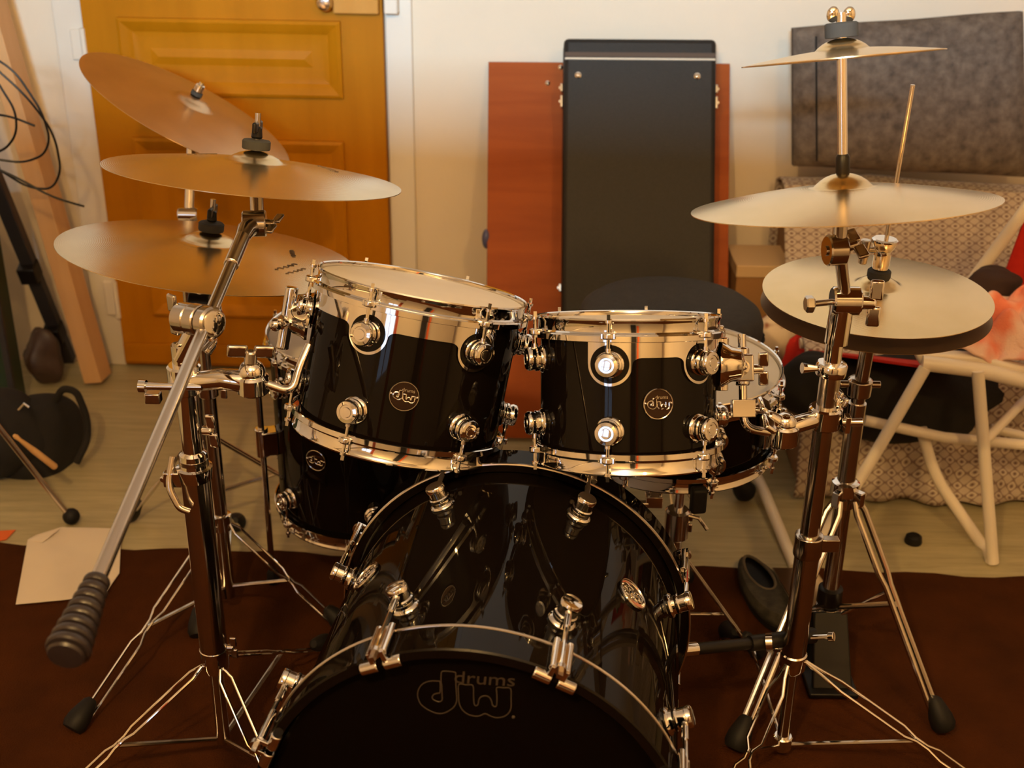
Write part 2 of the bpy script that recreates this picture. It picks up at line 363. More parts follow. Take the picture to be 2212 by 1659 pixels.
# grey upholstered cushion standing on the draped couch
cs = [PW(1712, 357, .16), PW(2214, 380, .16), PW(2206, 24, .13), PW(1711, 60, .13)]
N1 = (cs[1]-cs[0]).cross(cs[3]-cs[0]).normalized()
if N1.y > 0: N1 = -N1
def grid_slab(cs, th, n, nu=40, nv=26, bulge=.0, wob=.0):
    mb = MB(); vs = []; fs = []
    for side in (0, 1):
        for j in range(nv+1):
            for i in range(nu+1):
                u = i/nu; v = j/nv
                p = cs[0].lerp(cs[1], u).lerp(cs[3].lerp(cs[2], u), v)
                e = min(u, 1-u, .5)*2; g = min(v, 1-v)*2
                q = (1-(1-min(1, e*3))**2)**.5*(1-(1-min(1, g*3))**2)**.5
                d = th/2*(.35+.65*q)+bulge*q
                off = (d if side else -d)
                edge = wob*sin(u*11+v*5)*(1-q)
                vs.append(p+n*off+(cs[3]-cs[0]).normalized()*edge)
    st = (nu+1)*(nv+1)
    for s in (0, 1):
        for j in range(nv):
            for i in range(nu):
                a = s*st+j*(nu+1)+i; f = (a, a+1, a+nu+2, a+nu+1); fs.append(f if s else f[::-1])
    for i in range(nu):
        fs.append((i, i+1, st+i+1, st+i)); k = nv*(nu+1)+i; fs.append((k, k+1, st+k+1, st+k))
    for j in range(nv):
        a = j*(nu+1); fs.append((a, a+nu+1, st+a+nu+1, st+a)); a += nu; fs.append((a, a+nu+1, st+a+nu+1, st+a))
    return mb.add(vs, fs)
cu = Thing('cushion', 'large dark grey fabric cushion standing on top of the draped couch', 'cushion', cs[0].lerp(cs[1], .5))
cu.part('cover', grid_slab(cs, .075, N1, bulge=.006, wob=.001), GREYF)
u0 = cs[0].lerp(cs[1], .09)+N1*.0445; u1 = cs[3].lerp(cs[2], .09)+N1*.0445
cu.part('seam', MB().tube([u0.lerp(u1, .06), u0.lerp(u1, .5), u0.lerp(u1, .94)], .0022, 8), BLKF)
# draped couch
prof = [(.02, .02), (.03, .50), (.05, .585), (.11, .605), (.17, .60), (.21, .53), (.27, .45), (.36, .40), (.50, .375), (.60, .36), (.645, .33), (.655, .25), (.66, .12), (.672, .012)]
def prof_at(t):
    L = [0]
    for i in range(1, len(prof)): L.append(L[-1]+sqrt((prof[i][0]-prof[i-1][0])**2+(prof[i][1]-prof[i-1][1])**2))
    x = t*L[-1]
    for i in range(1, len(prof)):
        if x <= L[i]+1e-9:
            k = (x-L[i-1])/(L[i]-L[i-1]); return prof[i-1][0]*(1-k)+prof[i][0]*k, prof[i-1][1]*(1-k)+prof[i][1]*k
    return prof[-1]
sA = ws(1716, 420)[0]-.06; sB = sA+1.25
mb = MB(); vs = []; fs = []; NU, NV = 120, 90
for j in range(NV+1):
    o_, z_ = prof_at(j/NV)
    for i in range(NU+1):
        s_ = sA+(sB-sA)*i/NU; fall = max(0, (.30-z_)/.30) if j > NV*.6 else 0
        wv = .013*sin(s_*37+2*sin(s_*9))*fall + .004*sin(s_*21+z_*18) + .007*fall*sin(z_*70+3*sin(s_*6))
        lift = .02*math.exp(-((s_-sA-.22)/.10)**2) if j < NV*.5 else 0
        vs.append(WP(s_, o_+wv+.01*(fall > 0), max(.011, z_+lift+.003*sin(s_*15))))
for j in range(NV):
    for i in range(NU): a = j*(NU+1)+i; fs.append((a, a+1, a+NU+2, a+NU+1))
mb.add(vs, fs)
couch = Thing('couch', 'couch draped in beige cotton with a small brown diamond print', 'couch', WP((sA+sB)/2, .35, 0))
couch.part('drape', mb, CLOTHM, solid=.006)
pc = [(o, z) for o, z in prof]
mb = MB(); k = len(prof)
cs2 = [WP(sA+.02, o*.98, max(z-.018, .012)) for o, z in prof]; mb.slab(cs2, sB-sA-.04, WD)
couch.part('base', mb, mat('couch_frame', (.25, .14, .07), .8))
# ------------------------------------------------------------ black clothes on couch seat
def lump(c, size, seed, M=None, amp=.18, n=36, fr=3.0, flat=True):
    mb = MB().sphere((0, 0, 0), 1, (1, 1, 1), n); rnd = random.Random(seed); ph = [rnd.uniform(0, 6) for _ in range(6)]
    out = []
    for v in mb.v:
        k = 1+amp*(sin(v.x*fr+ph[0])*cos(v.y*fr*1.3+ph[1])+.5*sin(v.z*fr*2.1+ph[2]+v.x*2)+.3*sin(v.y*fr*3+ph[3]))
        w_ = V((v.x*size[0]*k, v.y*size[1]*k, v.z*size[2]*k))
        if flat and w_.z < -size[2]*.8: w_.z = -size[2]*.8
        out.append(V(c)+((M @ w_) if M else w_))
    mb.v = out; return mb

# ------------------------------------------------------------ drums
def local_frame(n):
    n = V(n).normalized(); y = V((0, 1, 0)); y = (y-n*y.dot(n)).normalized(); x = y.cross(n); return Matrix((x, y, n)).transposed()
def sdir(M, phi): return M @ V((sin(phi), -cos(phi), 0))
def hoop_prof(R, up=1):   # local z measured from rim edge into the drum
    p = [(R+.0030, 0), (R+.0052, .0012), (R+.0062, -.0006), (R+.0056, -.0030), (R+.0042, -.0050), (R+.0042, -.0150), (R+.0062, -.0168), (R+.0105, -.0175), (R+.0118, -.0190),
         (R+.0118, -.0255), (R+.0098, -.0262), (R+.0088, -.0200), (R+.0030, -.0165), (R+.0020, -.004), (R+.0030, 0)]
    return [(r, z*up*1.15) for r, z in p]
TXT = {}
def text_mesh(s, size, depth=.0004):
    cu_ = bpy.data.curves.new('txt', 'FONT'); cu_.body = s; cu_.size = size; cu_.extrude = depth; cu_.align_x = 'CENTER'; cu_.align_y = 'CENTER'; cu_.resolution_u = 3
    o = bpy.data.objects.new('txt', cu_); COL.objects.link(o); dg = bpy.context.evaluated_depsgraph_get(); dg.update()
    me = bpy.data.meshes.new_from_object(o.evaluated_get(dg)); mb = MB(); mb.add([v.co.copy() for v in me.vertices], [tuple(p.vertices) for p in me.polygons])
    bpy.data.objects.remove(o); bpy.data.meshes.remove(me); return mb
# outline of the front-head logo, picked in the photograph (zoom units: /8.508 + (880,1420))
LOGO_D = [(620, 470), (622, 300), (650, 258), (760, 258), (870, 275), (888, 310), (892, 500), (905, 700), (905, 800), (870, 890), (800, 960), (700, 1015), (600, 1035), (480, 1010), (340, 940), (240, 850), (195, 740), (190, 650), (225, 550), (310, 470), (430, 435), (540, 435), (600, 455), (600, 640), (560, 660), (490, 680), (455, 730), (480, 780), (560, 815), (610, 810), (640, 770), (635, 650), (630, 500)]
LOGO_W = [(945, 500), (1080, 505), (1205, 520), (1215, 700), (1225, 850), (1260, 890), (1300, 860), (1310, 790), (1350, 730), (1430, 705), (1500, 730), (1545, 800), (1560, 870), (1600, 905), (1640, 880), (1645, 700), (1640, 560), (1760, 560), (1895, 575), (1905, 760), (1905, 920), (1870, 1010), (1790, 1080), (1660, 1110), (1540, 1085), (1430, 1035), (1330, 1075), (1230, 1080), (1100, 1040), (1000, 950), (950, 830), (940, 680)]
def badge(th, c, n, up, r=.0215, oval=1.0, bm=None, M=None):
    n = V(n).normalized(); up = (V(up)-n*V(up).dot(n)).normalized(); x = up.cross(n); Mx = Matrix((x, up, n)).transposed()
    bm = bm or BADGE
    mb = MB().lathe([(r*1.0, -.001), (r, .0012), (r*.97, .0022), (r*.91, .0022), (r*.89, .0012), (0, .0012)], (0, 0, 0), (0, 0, 1), 40)
    mb.v = [c + Mx @ V((v.x*oval, v.y, v.z)) for v in mb.v]
    bd = th.part('badge', mb, bm, label='round metal badge with raised letters')
    th.part('badge_rim', MB().tube([c + Mx @ V((cos(a)*r*.95*oval, sin(a)*r*.95, .0018)) for a in [2*pi*i/48 for i in range(48)]], r*.045, 6, closed=True), DCHROME, bd)
    k = r*1.45/1720; mb = MB()
    for poly in (LOGO_D, LOGO_W):
        mb.tube([c + Mx @ V(((px-1050)*k*oval, (680-py)*k, .0022)) for px, py in poly], r*.045, 6, closed=True)
    th.part('badge_lettering', mb, CHROME, bd)
    t = text_mesh('drums', r*.34, .0003); t.v = [c + Mx @ V(((v.x+r*.22)*oval, v.y+r*.42, v.z+.0016)) for v in t.v]
    th.part('badge_lettering', t, CHROME, bd)
    for sx in (-1, 1):
        th.part('badge_rivet', MB().sphere(c+Mx @ V((sx*r*.86*oval, r*.05, .002)), .0022, n=12), CHROME, bd)
def turret(th, p, d, axis, k=1.0):
    """round stepped lug on shell point p facing d"""
    g = [(.0160, 0), (.0168, .0025), (.0160, .004), (.0140, .0052), (.0136, .0068), (.0146, .0078), (.0146, .0105), (.0132, .0118), (.0132, .0145), (.0139, .0155), (.0139, .0195), (.0125, .0215), (.0090, .0222), (.0085, .0212), (.0062, .0212), (.0056, .0226), (0, .0228)]
    return th.part('lug', MB().lathe([(r*k, z*k) for r, z in g], p, d, 28), CHROME)
def tom(name, label, c, n, R, H, nl, off, lz, badge_at, plate, bpart=None, hoop_r=None, headm=None, lugs_only=None):
    """c: centre of the top rim plane; n: unit normal; R shell radius; H rim-to-rim distance"""
    n = V(n).normalized(); c = V(c); M = local_frame(n)
    L = lambda x, y, z: c + M @ V((x, y, z))
    th = Thing(name, label, 'drum', L(0, 0, -H), M)
    th.part('shell', MB().lathe([(R, -.010), (R, -(H-.010)), (R-.006, -(H-.010)), (R-.006, -.010), (R, -.010)], c, n, 96, up=(0, 1, 0.01)), BLACK)
    h = th.part('batter_hoop', MB().lathe(hoop_prof(R), c, n, 96), CHROME)
    b0 = L(0, 0, -H)
    h2 = th.part('bottom_hoop', MB().lathe(hoop_prof(R), b0, -n, 96), CHROME)
    th.part('batter_head', MB().lathe([(R+.002, -.010), (R-.001, -.006), (R-.012, -.0055), (R*.86, -.0052), (R*.84, -.0050), (0, -.005)], c, n, 72), headm or HEADW)
    th.part('bottom_head', MB().lathe([(R+.002, -.010), (R-.001, -.006), (0, -.0055)], b0, -n, 72), HEADE)
    for k in range(nl):
        ph = off+2*pi*k/nl; d = sdir(M, ph)
        for s, z in ((1, -lz), (-1, -(H-lz))):
            p = c+n*z+d*(R-.001); turret(th, p, d, n, 1.22)
            r0 = c+n*z+d*(R+.0125); e = c+(n*-.004 if s > 0 else n*(-H+.004))+d*(R+.0125)
            mb = MB().cyl(r0, r0+n*s*.022, .0042, n=12); mb.cyl(r0+n*s*.02, e, .0026, n=10)
            mb.cyl(e, e+n*s*.004, .0048, n=12); mb.box(e+n*s*.0075, (.0046, .0046, .008), M)
            th.part('tension_rod', mb, CHROME)
            base = c if s > 0 else b0; ss = s
            zz = -.0215*s; q = base+n*zz+d*(R+.0125)
            ear = MB().box(q-d*.003, (.020, .013, .008), Matrix((n.cross(d), d, n)).transposed())
            ear.lathe([(.0075, -.0045), (.0085, -.003), (.0085, .003), (.0070, .0048), (.0028, .0048)], q, n*s, 18)
            th.part('hoop_ear', ear, CHROME, h if s > 0 else h2, bevel=.001)
    if plate:
        p0, p1 = plate; ro = .0300; ri = .0262; zt = .0275; zh = lz-.009; fr = .018; Rp = R+.0035
        def zlow(s):
            # s: arc distance to nearest upper lug
            s = abs(s)
            if s < ro: a = lz+sqrt(max(0, ro*ro-s*s))
            else: a = 0
            sf = ro+fr-.004
            b = zh
            if ro <= s < sf: b = zh+(lz-zh)*(1-sqrt(max(0, 1-((sf-s)/(sf-ro))**2)))
            return max(a if s < ro else 0, b)
        mb = MB(); vs = []; fs = []; N = int((p1-p0)*R/.0006)
        sp = 2*pi/nl
        for i in range(N+1):
            ph = p0+(p1-p0)*i/N; k = round((ph-off)/sp); s = (ph-off-k*sp)*R; d = sdir(M, ph)
            zl_ = zlow(s)
            vs += [c+d*Rp-n*zt, c+d*Rp-n*zl_, c+d*(Rp-.002)-n*zl_, c+d*(Rp-.002)-n*zt]
        for i in range(N):
            for q in range(4): fs.append((i*4+q, i*4+(q+1) % 4, (i+1)*4+(q+1) % 4, (i+1)*4+q))
        fs += [(0, 1, 2, 3), (N*4+3, N*4+2, N*4+1, N*4)]
        mb.add(vs, fs); pl = th.part('mount_plate', mb, CHROME, angle=30)
        for k in range(-nl, nl):
            ph = off+k*sp
            if p0-.05 <= ph <= p1+.05:
                d = sdir(M, ph); q = c-n*lz+d*(Rp-.0005)
                # curved grommet disc following the shell
                mb = MB(); rings = 6; seg = 40; vs = [c-n*lz+d*(Rp+.0012)]; fs = []
                for j in range(1, rings+1):
                    rr = ri*j/rings
                    for i in range(seg):
                        a = 2*pi*i/seg; x = rr*cos(a); z = rr*sin(a); dd = sdir(M, ph+x/R); vs.append(c+dd*(Rp+.0012)-n*(lz+z))
                for i in range(seg): fs.append((0, 1+i, 1+(i+1) % seg))
                for j in range(rings-1):
                    for i in range(seg): a = 1+j*seg+i; b = 1+j*seg+(i+1) % seg; fs.append((a, a+seg, b+seg, b))
                mb.add(vs, fs); th.part('grommet', mb, BLACK, pl)
    if badge_at:
        for ph, z in badge_at: d = sdir(M, ph); badge(th, c+d*(R+.001)-n*z, d, n)
    return th, M
nL = V((.181, .232, .956)); cL = V((-.134, 1.756, .801)); RL = .152; HL = .240
tomL, ML = tom('rack_tom', 'black rack tom with chrome hoops on the left, tilted, above the bass drum', cL, nL, RL, HL, 6, radians(-24), .064,
    [(radians(1), .140)], (radians(-104), radians(-24+60+11.6)))
nR = V((-.016, .321, .947)); cR = V((.167, 1.682, .785)); RR = .127; HR = .212
tomR, MR = tom('rack_tom', 'smaller black rack tom with chrome hoops, right of the larger one', cR, nR, RR, HR, 6, radians(-16), .060,
    [(radians(13.5), .114)], (radians(-16-13.6), radians(104)))
nF = V((0, 0, 1)); cF = V((-.285, 2.205, .545)); RF = .178; HF = .385
tomF, MF = tom('floor_tom', 'tall black floor tom standing behind the left rack tom', cF, nF, RF, HF, 6, radians(-50), .075, [(radians(-25), .20)], None)
cS = V((.283, 1.985, .582)); RS = .178; HS = .160
sn, MS = tom('snare_drum', 'black snare drum with white head behind the right rack tom', cS, V((0, 0, 1)), RS, HS, 8, radians(15), .058, None, None)
sn.part('strainer', MB().box(cS+V((.14, -.125, -.07)), (.022, .016, .06), frame((0, 0, 1), (.75, -.66, 0))).cyl(cS+V((.15, -.135, -.045)), cS+V((.165, -.15, -.045)), .012), CHROME, bevel=.002)
# floor tom legs with brackets
def wing(th, p, d, axis, size=.018, m=None, parent=None, name='wing_nut'):
    d = V(d).normalized(); M = frame(d, axis); mb = MB().cyl(p, p+d*size*.7, size*.33, size*.26, 14)
    for sx in (-1, 1):
        q = p+d*size*.65+M.col[1]*sx*size*.62
        mb.box(q, (size*.26, size*.95, size*.62), M)
    return th.part(name, mb, m or CHROME, parent, bevel=size*.12)
for ph in (radians(-72), radians(55), radians(170)):
    d = sdir(MF, ph); p = cF+d*(RF+.028); 
    zt = .46 if ph < -1 else .40
    top_ = V((p.x, p.y, zt)); bot = V((p.x, p.y, .022))
    lg = tomF.part('leg', MB().cyl(top_, bot, .0062, n=14, bev=.001), DCHROME)
    tomF.part('rubber_foot', MB().lathe([(.008, .03), (.012, .022), (.013, .004), (.011, 0), (0, 0)], (p.x, p.y, .008), (0, 0, 1), 16), RUBBER, lg)
    b = V((p.x, p.y, .33))
    br = tomF.part('leg_bracket', MB().box(b-d*.014, (.034, .03, .05), Matrix((nF.cross(d), d, nF)).transposed()).cyl(b-V((0, 0, .03)), b+V((0, 0, .03)), .013), CHROME, bevel=.002)
    wing(tomF, b+nF.cross(d)*-.016, -nF.cross(d), (0, 0, 1), .022, DCHROME, br)

# ---- bass drum
AX = V((-.122, -.9925, .010)).normalized(); cB = V((-.041, 1.207, .308)); RB = .254; HO = .270; LB = .409; HW = .047
MBm = local_frame(AX)                  # not used for angles: bass uses its own up
bup = (V((0, 0, 1))-AX*AX.z).normalized(); bx = bup.cross(AX).normalized()   # bx points to image right
def bdir(a): return bx*sin(a)+bup*cos(a)   # a clockwise from top seen from the front
bass = Thing('bass_drum', 'large black bass drum lying on its side in front, black head facing camera', 'drum', (cB.x-AX.x*.2, cB.y-AX.y*.2, .0))
Bc = lambda a: cB+AX*a                  # a: along axis, 0 at rear edge of the front hoop
bass.part('shell', MB().lathe([(RB, .018), (RB, -LB-.018), (RB-.008, -LB-.018), (RB-.008, .018), (RB, .018)], cB, AX, 128), BLACK)
def bhoop(a0, a1, parent=None):
    return MB().lathe([(HO-.013, a0), (HO-.002, a0), (HO, a0+.002*(1 if a1 > a0 else -1)), (HO, a1-.002*(1 if a1 > a0 else -1)), (HO-.002, a1), (HO-.013, a1), (HO-.013, a0)], cB, AX, 128)
for a0, a1, nm in ((0, HW, 'front_hoop'), (-LB, -LB-HW, 'rear_hoop')):
    h = bass.part(nm, bhoop(a0, a1), BLACK)
    bass.part('hoop_inlay', MB().tube([Bc(a0)+bdir(2*pi*i/128)*(HO-.0008) for i in range(128)], .0026, 8, closed=True), STEEL, h)
    if a0 == 0: fh = h
    else: rh = h
hp = HW-.014
bass.part('front_head', MB().lathe([(HO-.0135, hp-.012), (HO-.018, hp), (HO-.024, hp+.001), (0, hp+.001)], cB, AX, 128), HEADB)
bass.part('batter_head', MB().lathe([(HO-.0135, -LB-HW+.024), (HO-.018, -LB-HW+.012), (0, -LB-HW+.011)], cB, AX, 96), HEADW)
hn = AX; h0 = Bc(hp+.0018)
LM = bass
mb = MB()
for poly in (LOGO_D, LOGO_W):
    pts = []
    for i, q in enumerate(poly):
        a, b, c_, d_ = poly[i-1], poly[i], poly[(i+1) % len(poly)], poly[(i+2) % len(poly)]
        for t in (0, .34, .67):
            f = lambda k: .5*((2*b[k])+(-a[k]+c_[k])*t+(2*a[k]-5*b[k]+4*c_[k]-d_[k])*t*t+(-a[k]+3*b[k]-3*c_[k]+d_[k])*t**3)
            pts.append(PP(880+f(0)/8.508, 1420+f(1)/8.508, h0, hn))
    mb.tube(pts, .00075, 6, closed=True)
mb.v = [v-AX*max(0, (v-h0).dot(AX)-.0003) for v in mb.v]
logo = bass.part('logo', mb, LINE, label='outlined lettering on the black front head')
t = text_mesh('drums', .0235, .0002); tc = PP(880+1420/8.508, 1420+405/8.508, h0, hn)
xx = (PP(1100, 1468, h0, hn)-PP(1000, 1462, h0, hn)).normalized(); yy = AX.cross(xx)
t.v = [tc+xx*(v.x*1.22+v.y*.12)+yy*v.y*1.05+AX*v.z for v in t.v]; bass.part('logo_lettering', t, mat('logo_ink_faint', (.035, .025, .018), .5), logo)
bass.part('registered_mark', MB().sphere(PP(1109, 1549, h0, hn), .0022, n=10), LINE, logo)
LA = [radians(22.5+45*k-0) for k in range(8)]
def bass_lug(a, front):
    d = bdir(a); ac = -.075 if front else -LB+.075; p = Bc(ac)+d*(RB-.001)
    sg = 1 if front else -1
    g = [(.0180, 0), (.0186, .003), (.0175, .005), (.0145, .0065), (.0142, .0105), (.0152, .012), (.0152, .0155), (.0135, .017), (.0135, .0265), (.0143, .0275), (.0143, .0325), (.013, .0345), (.009, .0350), (0, .0350)]
    bass.part('lug', MB().lathe(g, p, d, 30), CHROME)
    rr = RB+.0235; q = Bc(ac)+d*rr; edge = HW if front else -LB-HW
    e = Bc(edge+sg*.004)+d*(HO+.010)
    mb = MB().cyl(q, q+(e-q)*.35, .0048, n=12); mb.cyl(q+(e-q)*.33, e, .0031, n=10)
    tr = bass.part('tension_rod', mb, CHROME)
    # claw over the hoop
    side = AX.cross(d); Mc = Matrix((side, d, AX*sg)).transposed()
    k = Bc(edge-sg*.016)+d*(HO+.008)
    mb = MB()
    for sx in (-1, 1):
        mb.cyl(Bc(edge-sg*.05)+d*(HO+.007)+side*sx*.0085, Bc(edge+sg*.004)+d*(HO+.007)+side*sx*.0085, .0045, n=14)
        mb.cyl(Bc(edge+sg*.003)+d*(HO-.009)+side*sx*.004, Bc(edge+sg*.003)+d*(HO-.009)+side*sx*.026, .0075, n=16, bev=.001)
        mb.box(Bc(edge+sg*.005)+d*(HO)+side*sx*.008, (.006, .022, .005), Mc)
    mb.box(k-AX*sg*.006, (.020, .006, .046), Mc)
    cw = bass.part('claw_hook', mb, CHROME, bevel=.0008)
    bass.part('tension_rod_head', MB().cyl(e-AX*sg*.003, e+AX*sg*.004, .0072, n=16).box(e+AX*sg*.009, (.006, .006, .012), Mc), DCHROME, tr)
for a in LA: bass_lug(a, True); bass_lug(a, False)
for a in (radians(-47), radians(45)):
    d = bdir(a); badge(bass, Bc(-LB*.56)+d*(RB+.0012), d, -AX if a < 0 else AX, .0245, 1.0, CHROME)
# folded-out spur on the right and a shorter one on the left
for a, sg in ((radians(112), 1), (radians(-112), -1)):
    d = bdir(a); p = Bc(-LB*.25)+d*RB
    foot = V((p.x+sg*.10, p.y-.10, .012))
    br = bass.part('spur_bracket', MB().cyl(p-d*.002, p+d*.03, .02, n=24, bev=.003), CHROME)
    sp_ = bass.part('spur', MB().tube([p+d*.018-(foot-p).normalized()*.02, foot], .008, 14), PLASTIC)
    bass.part('rubber_foot', MB().sphere(foot, .0135, (1, 1, .9), 14), RUBBER, sp_)
# bass drum pedal on the far side (mostly hidden)
ped = Bc(-LB-HW-.12); ped.z = 0
pd = Thing('bass_pedal', 'chrome bass drum pedal behind the bass drum', 'pedal', ped)
py_ = AX*-1; px_ = bx
pd.part('base_plate', MB().box((ped.x+py_.x*.06, ped.y+py_.y*.06, .014), (.10, .34, .008), Matrix((px_, V((py_.x, py_.y, 0)).normalized(), V((0, 0, 1)))).transposed()), STEEL, bevel=.002)
pd.part('footboard', MB().slab([ped+px_*-.045+py_*.0+V((0, 0, .10)), ped+px_*.045+V((0, 0, .10)), ped+px_*.045+py_*.24+V((0, 0, .024)), ped-px_*.045+py_*.24+V((0, 0, .024))], .006), DCHROME, bevel=.002)
for sx in (-1, 1): pd.part('post', MB().cyl(ped+px_*sx*.05+V((0, 0, .02)), ped+px_*sx*.05+V((0, 0, .21)), .009), CHROME)
pd.part('axle', MB().cyl(ped-px_*.06+V((0, 0, .2)), ped+px_*.06+V((0, 0, .2)), .006), CHROME)
bt = pd.part('beater_shaft', MB().cyl(ped+V((0, 0, .2)), ped-py_*-.03+V((0, 0, .34)), .003), CHROME)
pd.part('beater', MB().cyl(ped+py_*.045+V((0, 0, .345)), ped+py_*.005+V((0, 0, .345)), .024, n=24, bev=.004), FELT, bt)

# ------------------------------------------------------------ cymbals
def cymbal(name, label, c, n, R, m, bell=.30, bh=.016, bow=.022, group=None, flip=False):
    n = V(n).normalized(); M = local_frame(n); c = V(c); rb = R*bell*.5/.5*.62
    up = []; K = 26
    for i in range(K+1):
        r = R*(1-i/K); 
        if r > rb: z = bow*(1-((r-rb)/(R-rb))**1.35)
        else:
            q = r/rb; z = bow+bh*(1-q*q)**.75 if q < 1 else bow
        up.append((max(r, .0055), z))
    if bh: # a soft foot to the bell
        pass
    t = .0011; prof_ = [(R, 0)]+up+[(.0055, up[-1][1]-t)]+[(r, z-t) for r, z in up[::-1]]+[(R, -t), (R, 0)]
    if flip: prof_ = [(r, -z) for r, z in prof_]
    th = Thing(name, label, 'cymbal', c, M, group)
    th.part('plate', MB().lathe(prof_, c, n, 120), m, angle=50)
    return th, M
cymA, MA = cymbal('crash_cymbal', 'left crash cymbal at the top of the chrome boom arm', (-.405, 1.899, .924), (.101, .159, .982), .2285, BRONZE2)
cymB, MBc = cymbal('ride_cymbal', 'large lower left cymbal spread in front of the door bottom', (-.529, 2.062, .737), (.135, .114, .984), .254, BRONZE2, bow=.024)
cymC, MCc = cymbal('crash_cymbal', 'steeply tilted reddish cymbal in front of the door, highest on the left', (-.675, 2.569, .871), (.493, .037, .869), .2285, BRONZE3)
cymD, MDc = cymbal('crash_cymbal', 'right crash cymbal, pale, above the hi-hat', (.4427, 1.633, .9682), (-.085, .179, .98), .2032, BRONZE, bow=.025, bh=.018)
nD = V((-.085, .179, .98)).normalized(); nS = V((-.10, .205, .97)).normalized()
cSp = V((.4427, 1.633, .9682))+nD*.192
cymS, MSp = cymbal('splash_cymbal', 'small splash cymbal on the rod above the right crash cymbal', cSp, nS, .1300, BRONZE, bell=.42, bow=.011, bh=.0145)
cH = V((.583, 1.887, .744)); nH = V((-.013, -.023, 1)).normalized()
cymH, MHc = cymbal('hi_hat_cymbal', 'top hi-hat cymbal, facing upward', cH+nH*.004, nH, .180, BRONZE, bow=.014, bh=.016, group=None)
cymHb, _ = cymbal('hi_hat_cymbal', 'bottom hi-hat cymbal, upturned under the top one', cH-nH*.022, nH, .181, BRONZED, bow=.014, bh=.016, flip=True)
# dark ink marks on the cymbals
def mark(th, c, n, M, R, bow, arcs, m=LINE, rb=.186):
    for r, a0, a1, wob, wd in arcs:
        mb = MB()
        pts = []
        for i in range(15):
            a = a0+(a1-a0)*i/14; rr = R*(r+wob*sin(i*1.9)); rbb = R*rb
            z = bow*(1-((rr-rbb)/(R-rbb))**1.35)+.0003
            pts.append(V(c)+M @ V((rr*sin(a), -rr*cos(a), z)))
        mb.tube(pts, wd, 5); th.part('ink_mark', mb, m)
INK = mat('black_ink', (.16, .10, .05), .6)
mark(cymB, (-.529, 2.062, .737), None, MBc, .254, .024, [(.62, .95, 1.35, .015, .001), (.70, .98, 1.30, .012, .001), (.56, 1.6, 1.95, .02, .0009)], INK)
mark(cymA, (-.405, 1.899, .924), None, MA, .2285, .022, [(.55, 1.9, 2.4, .03, .0012), (.5, -2.4, -1.9, .03, .0012)], INK)

# ------------------------------------------------------------ stands
def strip_leg(th, top_, foot, sep=.011, r=.0028, rub=True, name='leg', m=CHROME, pins=((0, 0), (.06, 1), (.42, 1), (.47, .25), (.53, .25), (.58, 1), (.9, .9), (1, .15)), rr=.019, parent=None, tip=.06):
    """double strip leg: two rods that part and pinch along the way"""
    top_ = V(top_); foot = V(foot); d = (foot-top_).normalized(); side = d.cross(V((0, 0, 1))).normalized()
    mb = MB()
    for s in (-1, 1): mb.tube([top_.lerp(foot, min(t, .955))+side*s*(sep*k+r*.7) for t, k in pins], r, 10)
    lg = th.part(name, mb, m, parent)
    if rub:
        M = frame(-d); th.part('rubber_foot', MB().lathe([(.0, -.014), (rr*.8, -.013), (rr, -.004), (rr*.95, .012), (rr*.6, .040), (rr*.35, .046), (0, .046)], foot+V((0, 0, rr*.75))-d*.012, -d, 20), RUBBER, lg)
    return lg
def collar(th, c, axis, r, h, name='memory_lock', m=CHROME, bolt=None):
    c = V(c); ax = V(axis).normalized()
    mb = MB().lathe([(r*.9, -h/2), (r, -h/2+.002), (r, h/2-.002), (r*.9, h/2), (r*.6, h/2)], c, ax, 28)
    o = th.part(name, mb, m)
    if bolt is not None: wing(th, c+V(bolt).normalized()*r*.9, bolt, ax, .020, m, o)
    return o
def topper(th, c, n, m=PLASTIC, s=1.0, rodup=.05):
    """felt washer, sleeve and wing nut on a cymbal bell at c"""
    n = V(n).normalized(); c = V(c)
    th.part('threaded_rod', MB().cyl(c-n*.05, c+n*rodup*s, .004*s, n=12), DCHROME)
    th.part('felt_washer', MB().lathe([(.018*s, 0), (.019*s, .002), (.019*s, .011*s), (.017*s, .013*s), (0, .013*s)], c+n*.002, n, 24), FELT)
    th.part('felt_washer', MB().lathe([(.017*s, 0), (.017*s, -.011*s), (0, -.011*s)], c-n*.0035, n, 24), FELT)
    return wing(th, c+n*.016*s, n, (0, 1, .1), .024*s, m)
# --- stand A: thick chrome boom stand front left
hubA = V((-.467, 1.62, .215)); colA = V((-.467, 1.62, 0))
def colz(base, z): return V((base.x, base.y, z))
stA = Thing('cymbal_stand', 'heavy chrome boom stand at the front left holding the left rack tom', 'cymbal stand', colA)
zc = PY(430, 985, 1.62).z
def ztop(py, b): return PY(0 if False else 450, py, b.y).z
zA0 = ztop(990, colA); zA1 = ztop(745, colA)
stA.part('lower_tube', MB().cyl(colz(colA, .20), colz(colA, zA0), .0215, n=32), DCHROME)
stA.part('upper_tube', MB().cyl(colz(colA, zA0-.02), colz(colA, zA1), .0150, n=28), CHROME)
zz = ztop(1000, colA)
mb = MB().lathe([(.021, -.028), (.024, -.026), (.0265, -.010), (.0265, -.006), (.022, -.004), (.020, .016), (.016, .020), (.015, .020)], colz(colA, zz), (0, 0, 1), 32)
cl_ = stA.part('height_clamp', mb, CHROME); zz2 = zz-.022
stA.part('clamp_bolt', MB().box(colz(colA, zz2)+V((-.03, -.01, 0)), (.028, .012, .024)).cyl(colz(colA, zz2)+V((-.046, -.014, 0)), colz(colA, zz2)+V((-.03, .02, 0)), .005), CHROME, cl_, bevel=.002)
